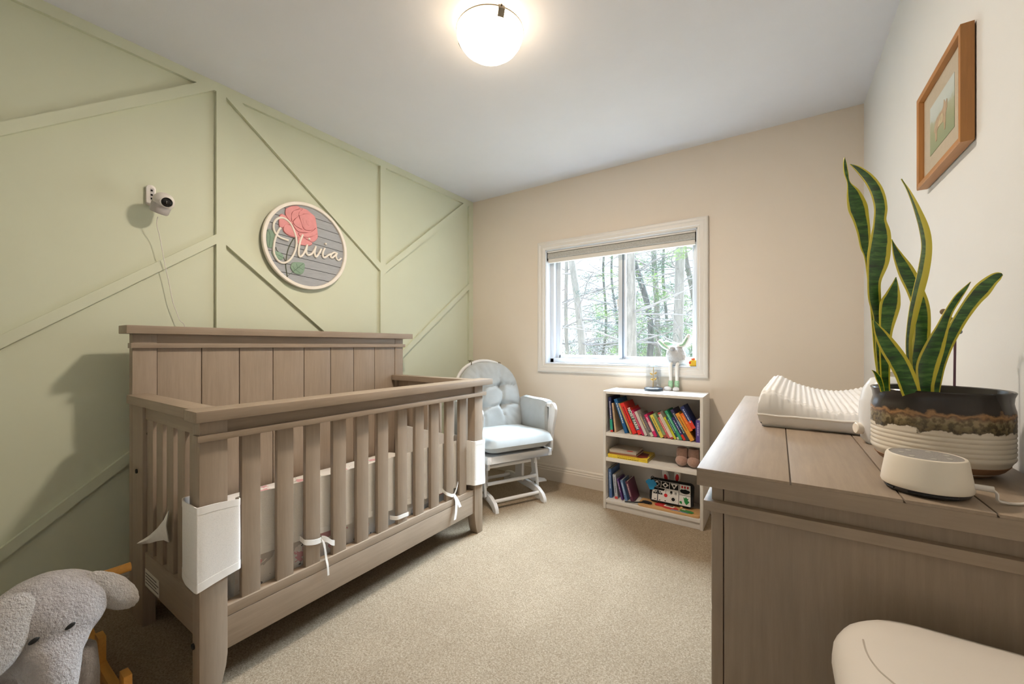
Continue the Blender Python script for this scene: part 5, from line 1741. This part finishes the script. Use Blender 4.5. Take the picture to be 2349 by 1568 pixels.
def tree(label, u0, u1, Y, wpx, bark, kinds, seed, bend=0.0, hmax=7.5, needle=None, nb=26, vlow=900, low=.9, group='trees beyond the window'):
    """trunk from the ground up, seen at u0 (low) and u1 (high) through the window, standing at distance Y"""
    R = random.Random(seed)
    pb_, pt_ = at(u0, 820, 1, Y), at(u1, 590, 1, Y)
    r0 = wpx / FPX * (pb_ - EYEV).dot(FWD) / 2
    slope = (pt_.x - pb_.x) / (pt_.z - pb_.z)
    root = thing('tree', label, 'tree', (pb_.x + slope * (GZ - pb_.z), Y, GZ - .1), 0, group)
    pts, rad = [], []
    for k in range(22):
        z = GZ - .3 + (hmax - GZ + .3) * k / 21
        w_ = .05 * r0 * 10 * fbm((z * .5, seed, 0), 1, seed)
        x = pb_.x + slope * (z - pb_.z) + bend * math.sin((z - .6) * 1.6) + w_ * .5
        pts.append((x, Y + .08 * fbm((z * .3, 0, seed), 1, 5), z)); rad.append(r0 * (1.06 - .05 * max(0, z)) if z > 0 else r0 * (1.06 - .35 * z))
    make('trunk', MB().tube(spline(pts, 3), [rad[min(21, i // 3)] for i in range(64)], 14), bark, root)
    br = MB(); ne = MB()
    for k in range(nb):
        z = R.uniform(low, 3.6)
        i = min(20, max(1, int((z - GZ + .3) / (hmax - GZ + .3) * 21)))
        a = R.uniform(0, 2 * math.pi)
        L = R.uniform(.7, 2.2)
        d = Vector((math.cos(a), math.sin(a) * .6, R.uniform(-.25, .35)))
        p = Vector(pts[i]); path_ = [p]
        for s_ in range(5):
            d = (d + Vector((R.uniform(-.25, .25), R.uniform(-.2, .2), R.uniform(-.22, .18)))).normalized()
            p = p + d * L / 5
            p.y = min(Y + .30, max(Y - .30, p.y))
            path_.append(p)
            if R.random() < .8:
                d2 = (d + Vector((R.uniform(-1, 1), R.uniform(-.6, .6), R.uniform(-.8, .6)))).normalized()
                l2 = R.uniform(.2, .7)
                d2.y *= .15
                q1 = p + d2 * l2 * .5; q2 = q1 + (d2 + Vector((R.uniform(-.4, .4), 0, R.uniform(-.4, .3)))).normalized() * l2 * .5
                br.tube([p, q1, q2], [.006, .0045, .002], 4, cap=False)
                if needle and R.random() < needle[1]:
                    for c_ in range(needle[2]):
                        cpt = q1.lerp(q2, R.random()) + Vector((R.gauss(0, .10), R.uniform(-.05, .05), R.gauss(0, .05)))
                        cpt.y = min(Y + .36, max(Y - .36, cpt.y))
                        nd = Vector((R.gauss(0, 1), R.gauss(0, .3), R.gauss(.2, .5))).normalized()
                        sd_ = nd.cross(Vector((R.gauss(0, 1), R.gauss(0, 1), R.gauss(0, 1)))).normalized()
                        ll, ww = R.uniform(.06, .13), .0045
                        ne.add([cpt - sd_ * ww, cpt + sd_ * ww, cpt + nd * ll], [(0, 1, 2)])
        br.tube(path_, [.013, .011, .009, .007, .005, .002], 5, cap=False)
    make('branches', br, M_TWIG, root)['kind'] = 'stuff'
    if ne.v:
        make('needles', ne, needle[0], root, smooth=False)['kind'] = 'stuff'
    return root


tree('pale leaning tree trunk beyond the left window pane', 1334, 1309, 6.3, 17, M_BARK2, None, 1, .03, nb=16, needle=(M_NEED3, .35, 26))
tree('slim pale tree beside the leaning trunk', 1304, 1297, 7.9, 9, M_BARK2, None, 2, -.03, nb=14, needle=(M_NEED, .3, 22))
tree('bare many-branched tree behind the left window pane', 1380, 1392, 11.1, 6, M_BARK3, None, 3, .10, nb=46, needle=(M_NEED3, .5, 30))
tree('straight thick grey pine at the middle of the window', 1448, 1443, 5.4, 24, M_BARK, None, 4, 0, nb=10, low=1.3)
tree('dark crooked tree behind the straight grey pine', 1484, 1462, 8.7, 14, M_BARK3, None, 5, .14, nb=36, needle=(M_NEED, .6, 34))
tree('mid-grey pine with bright green needles', 1509, 1502, 10.3, 13, M_BARK, None, 6, .02, nb=34, needle=(M_NEED2, .8, 60))
tree('thick pale pine beyond the right window pane', 1555, 1560, 7.1, 22, M_BARK2, None, 7, 0, nb=18, needle=(M_NEED2, .6, 40))
tree('leaning grey tree at the window right edge', 1604, 1578, 9.5, 12, M_BARK, None, 8, .05, nb=30, needle=(M_NEED, .7, 44))
tree('thin dark sapling behind the left window pane', 1416, 1406, 13.5, 6, M_BARK3, None, 9, .08, nb=44, needle=(M_NEED3, .6, 40))
tree('thin far pine between the middle trunks', 1528, 1524, 14.3, 7, M_BARK3, None, 10, .05, nb=46, needle=(M_NEED, .8, 60))


def bush(label, u, Y, rx, h, seed, twigs, needle):
    R = random.Random(seed)
    p0 = at(u, 830, 1, Y); gz = GZ - .05 + .03 * (Y - 3.3)
    root = thing('shrub', label, 'shrub', (p0.x, Y, gz), 0, 'undergrowth beyond the window')
    tw, ne = MB(), MB()
    for k in range(twigs):
        p = Vector((p0.x + R.gauss(0, rx * .5), Y + R.uniform(-.25, .25), gz - .1))
        d = Vector((R.gauss(0, .5), R.gauss(0, .4), 1)).normalized()
        L = R.uniform(.5, 1.0) * h
        path_ = [p]
        for s_ in range(6):
            d = (d + Vector((R.gauss(0, .32), R.gauss(0, .25), R.gauss(-.06, .2)))).normalized()
            p = p + d * L / 6
            p.y = min(Y + .30, max(Y - .30, p.y))
            path_.append(p)
            if s_ > 1:
                for e_ in range(2):
                    d2 = (d + Vector((R.gauss(0, 1), R.gauss(0, .1), R.gauss(0, .6)))).normalized()
                    d2.y *= .15
                    tw.tube([p, p + d2 * R.uniform(.12, .35)], [.004, .0015], 3, cap=False)
                    if R.random() < needle[1]:
                        for c_ in range(needle[2]):
                            cpt = p + d2 * R.uniform(.0, .35) + Vector((R.gauss(0, .07), R.uniform(-.04, .04), R.gauss(0, .05)))
                            nd = Vector((R.gauss(0, 1), R.gauss(0, .2), R.gauss(.1, .6))).normalized()
                            sd_ = nd.cross(Vector((R.gauss(0, 1), R.gauss(0, 1), R.gauss(0, 1)))).normalized()
                            ne.add([cpt - sd_ * .006, cpt + sd_ * .006, cpt + nd * R.uniform(.04, .10)], [(0, 1, 2)])
        tw.tube(path_, [.010, .009, .008, .006, .005, .004, .002], 4, cap=False)
    make('twigs', tw, M_TWIG if seed % 2 else mat('tan_twig', (112, 100, 90), .95, .2, 6), root)['kind'] = 'stuff'
    if ne.v:
        make('leaves', ne, needle[0], root, smooth=False)['kind'] = 'stuff'


bush('low green bush at the window left edge', 1290, 11.9, .9, 2.0, 71, 40, (M_NEED, .5, 12))
bush('tangled grey brush behind the left window pane', 1375, 15.1, 2.2, 4.0, 72, 110, (M_NEED3, .16, 12))
bush('fine tan brush under the leaning trunk', 1350, 12.7, 1.8, 1.4, 73, 70, (M_NEED, .10, 8))
bush('dark green bush at the foot of the crooked tree', 1475, 15.9, 1.6, 2.6, 74, 60, (M_NEED, .6, 16))
bush('pale green undergrowth between the thick pines', 1520, 16.7, 2.4, 3.4, 75, 90, (M_NEED, .5, 14))
bush('light green bush at the window right edge', 1590, 17.5, 2.2, 3.4, 76, 80, (M_NEED2, .45, 14))
bush('far grey thicket at the end of the woodland', 1420, 18.3, 5, 3.0, 77, 190, (M_NEED3, .25, 12))
bush('far green thicket at the end of the woodland', 1540, 19.1, 5, 4.0, 78, 190, (M_NEED, .5, 14))
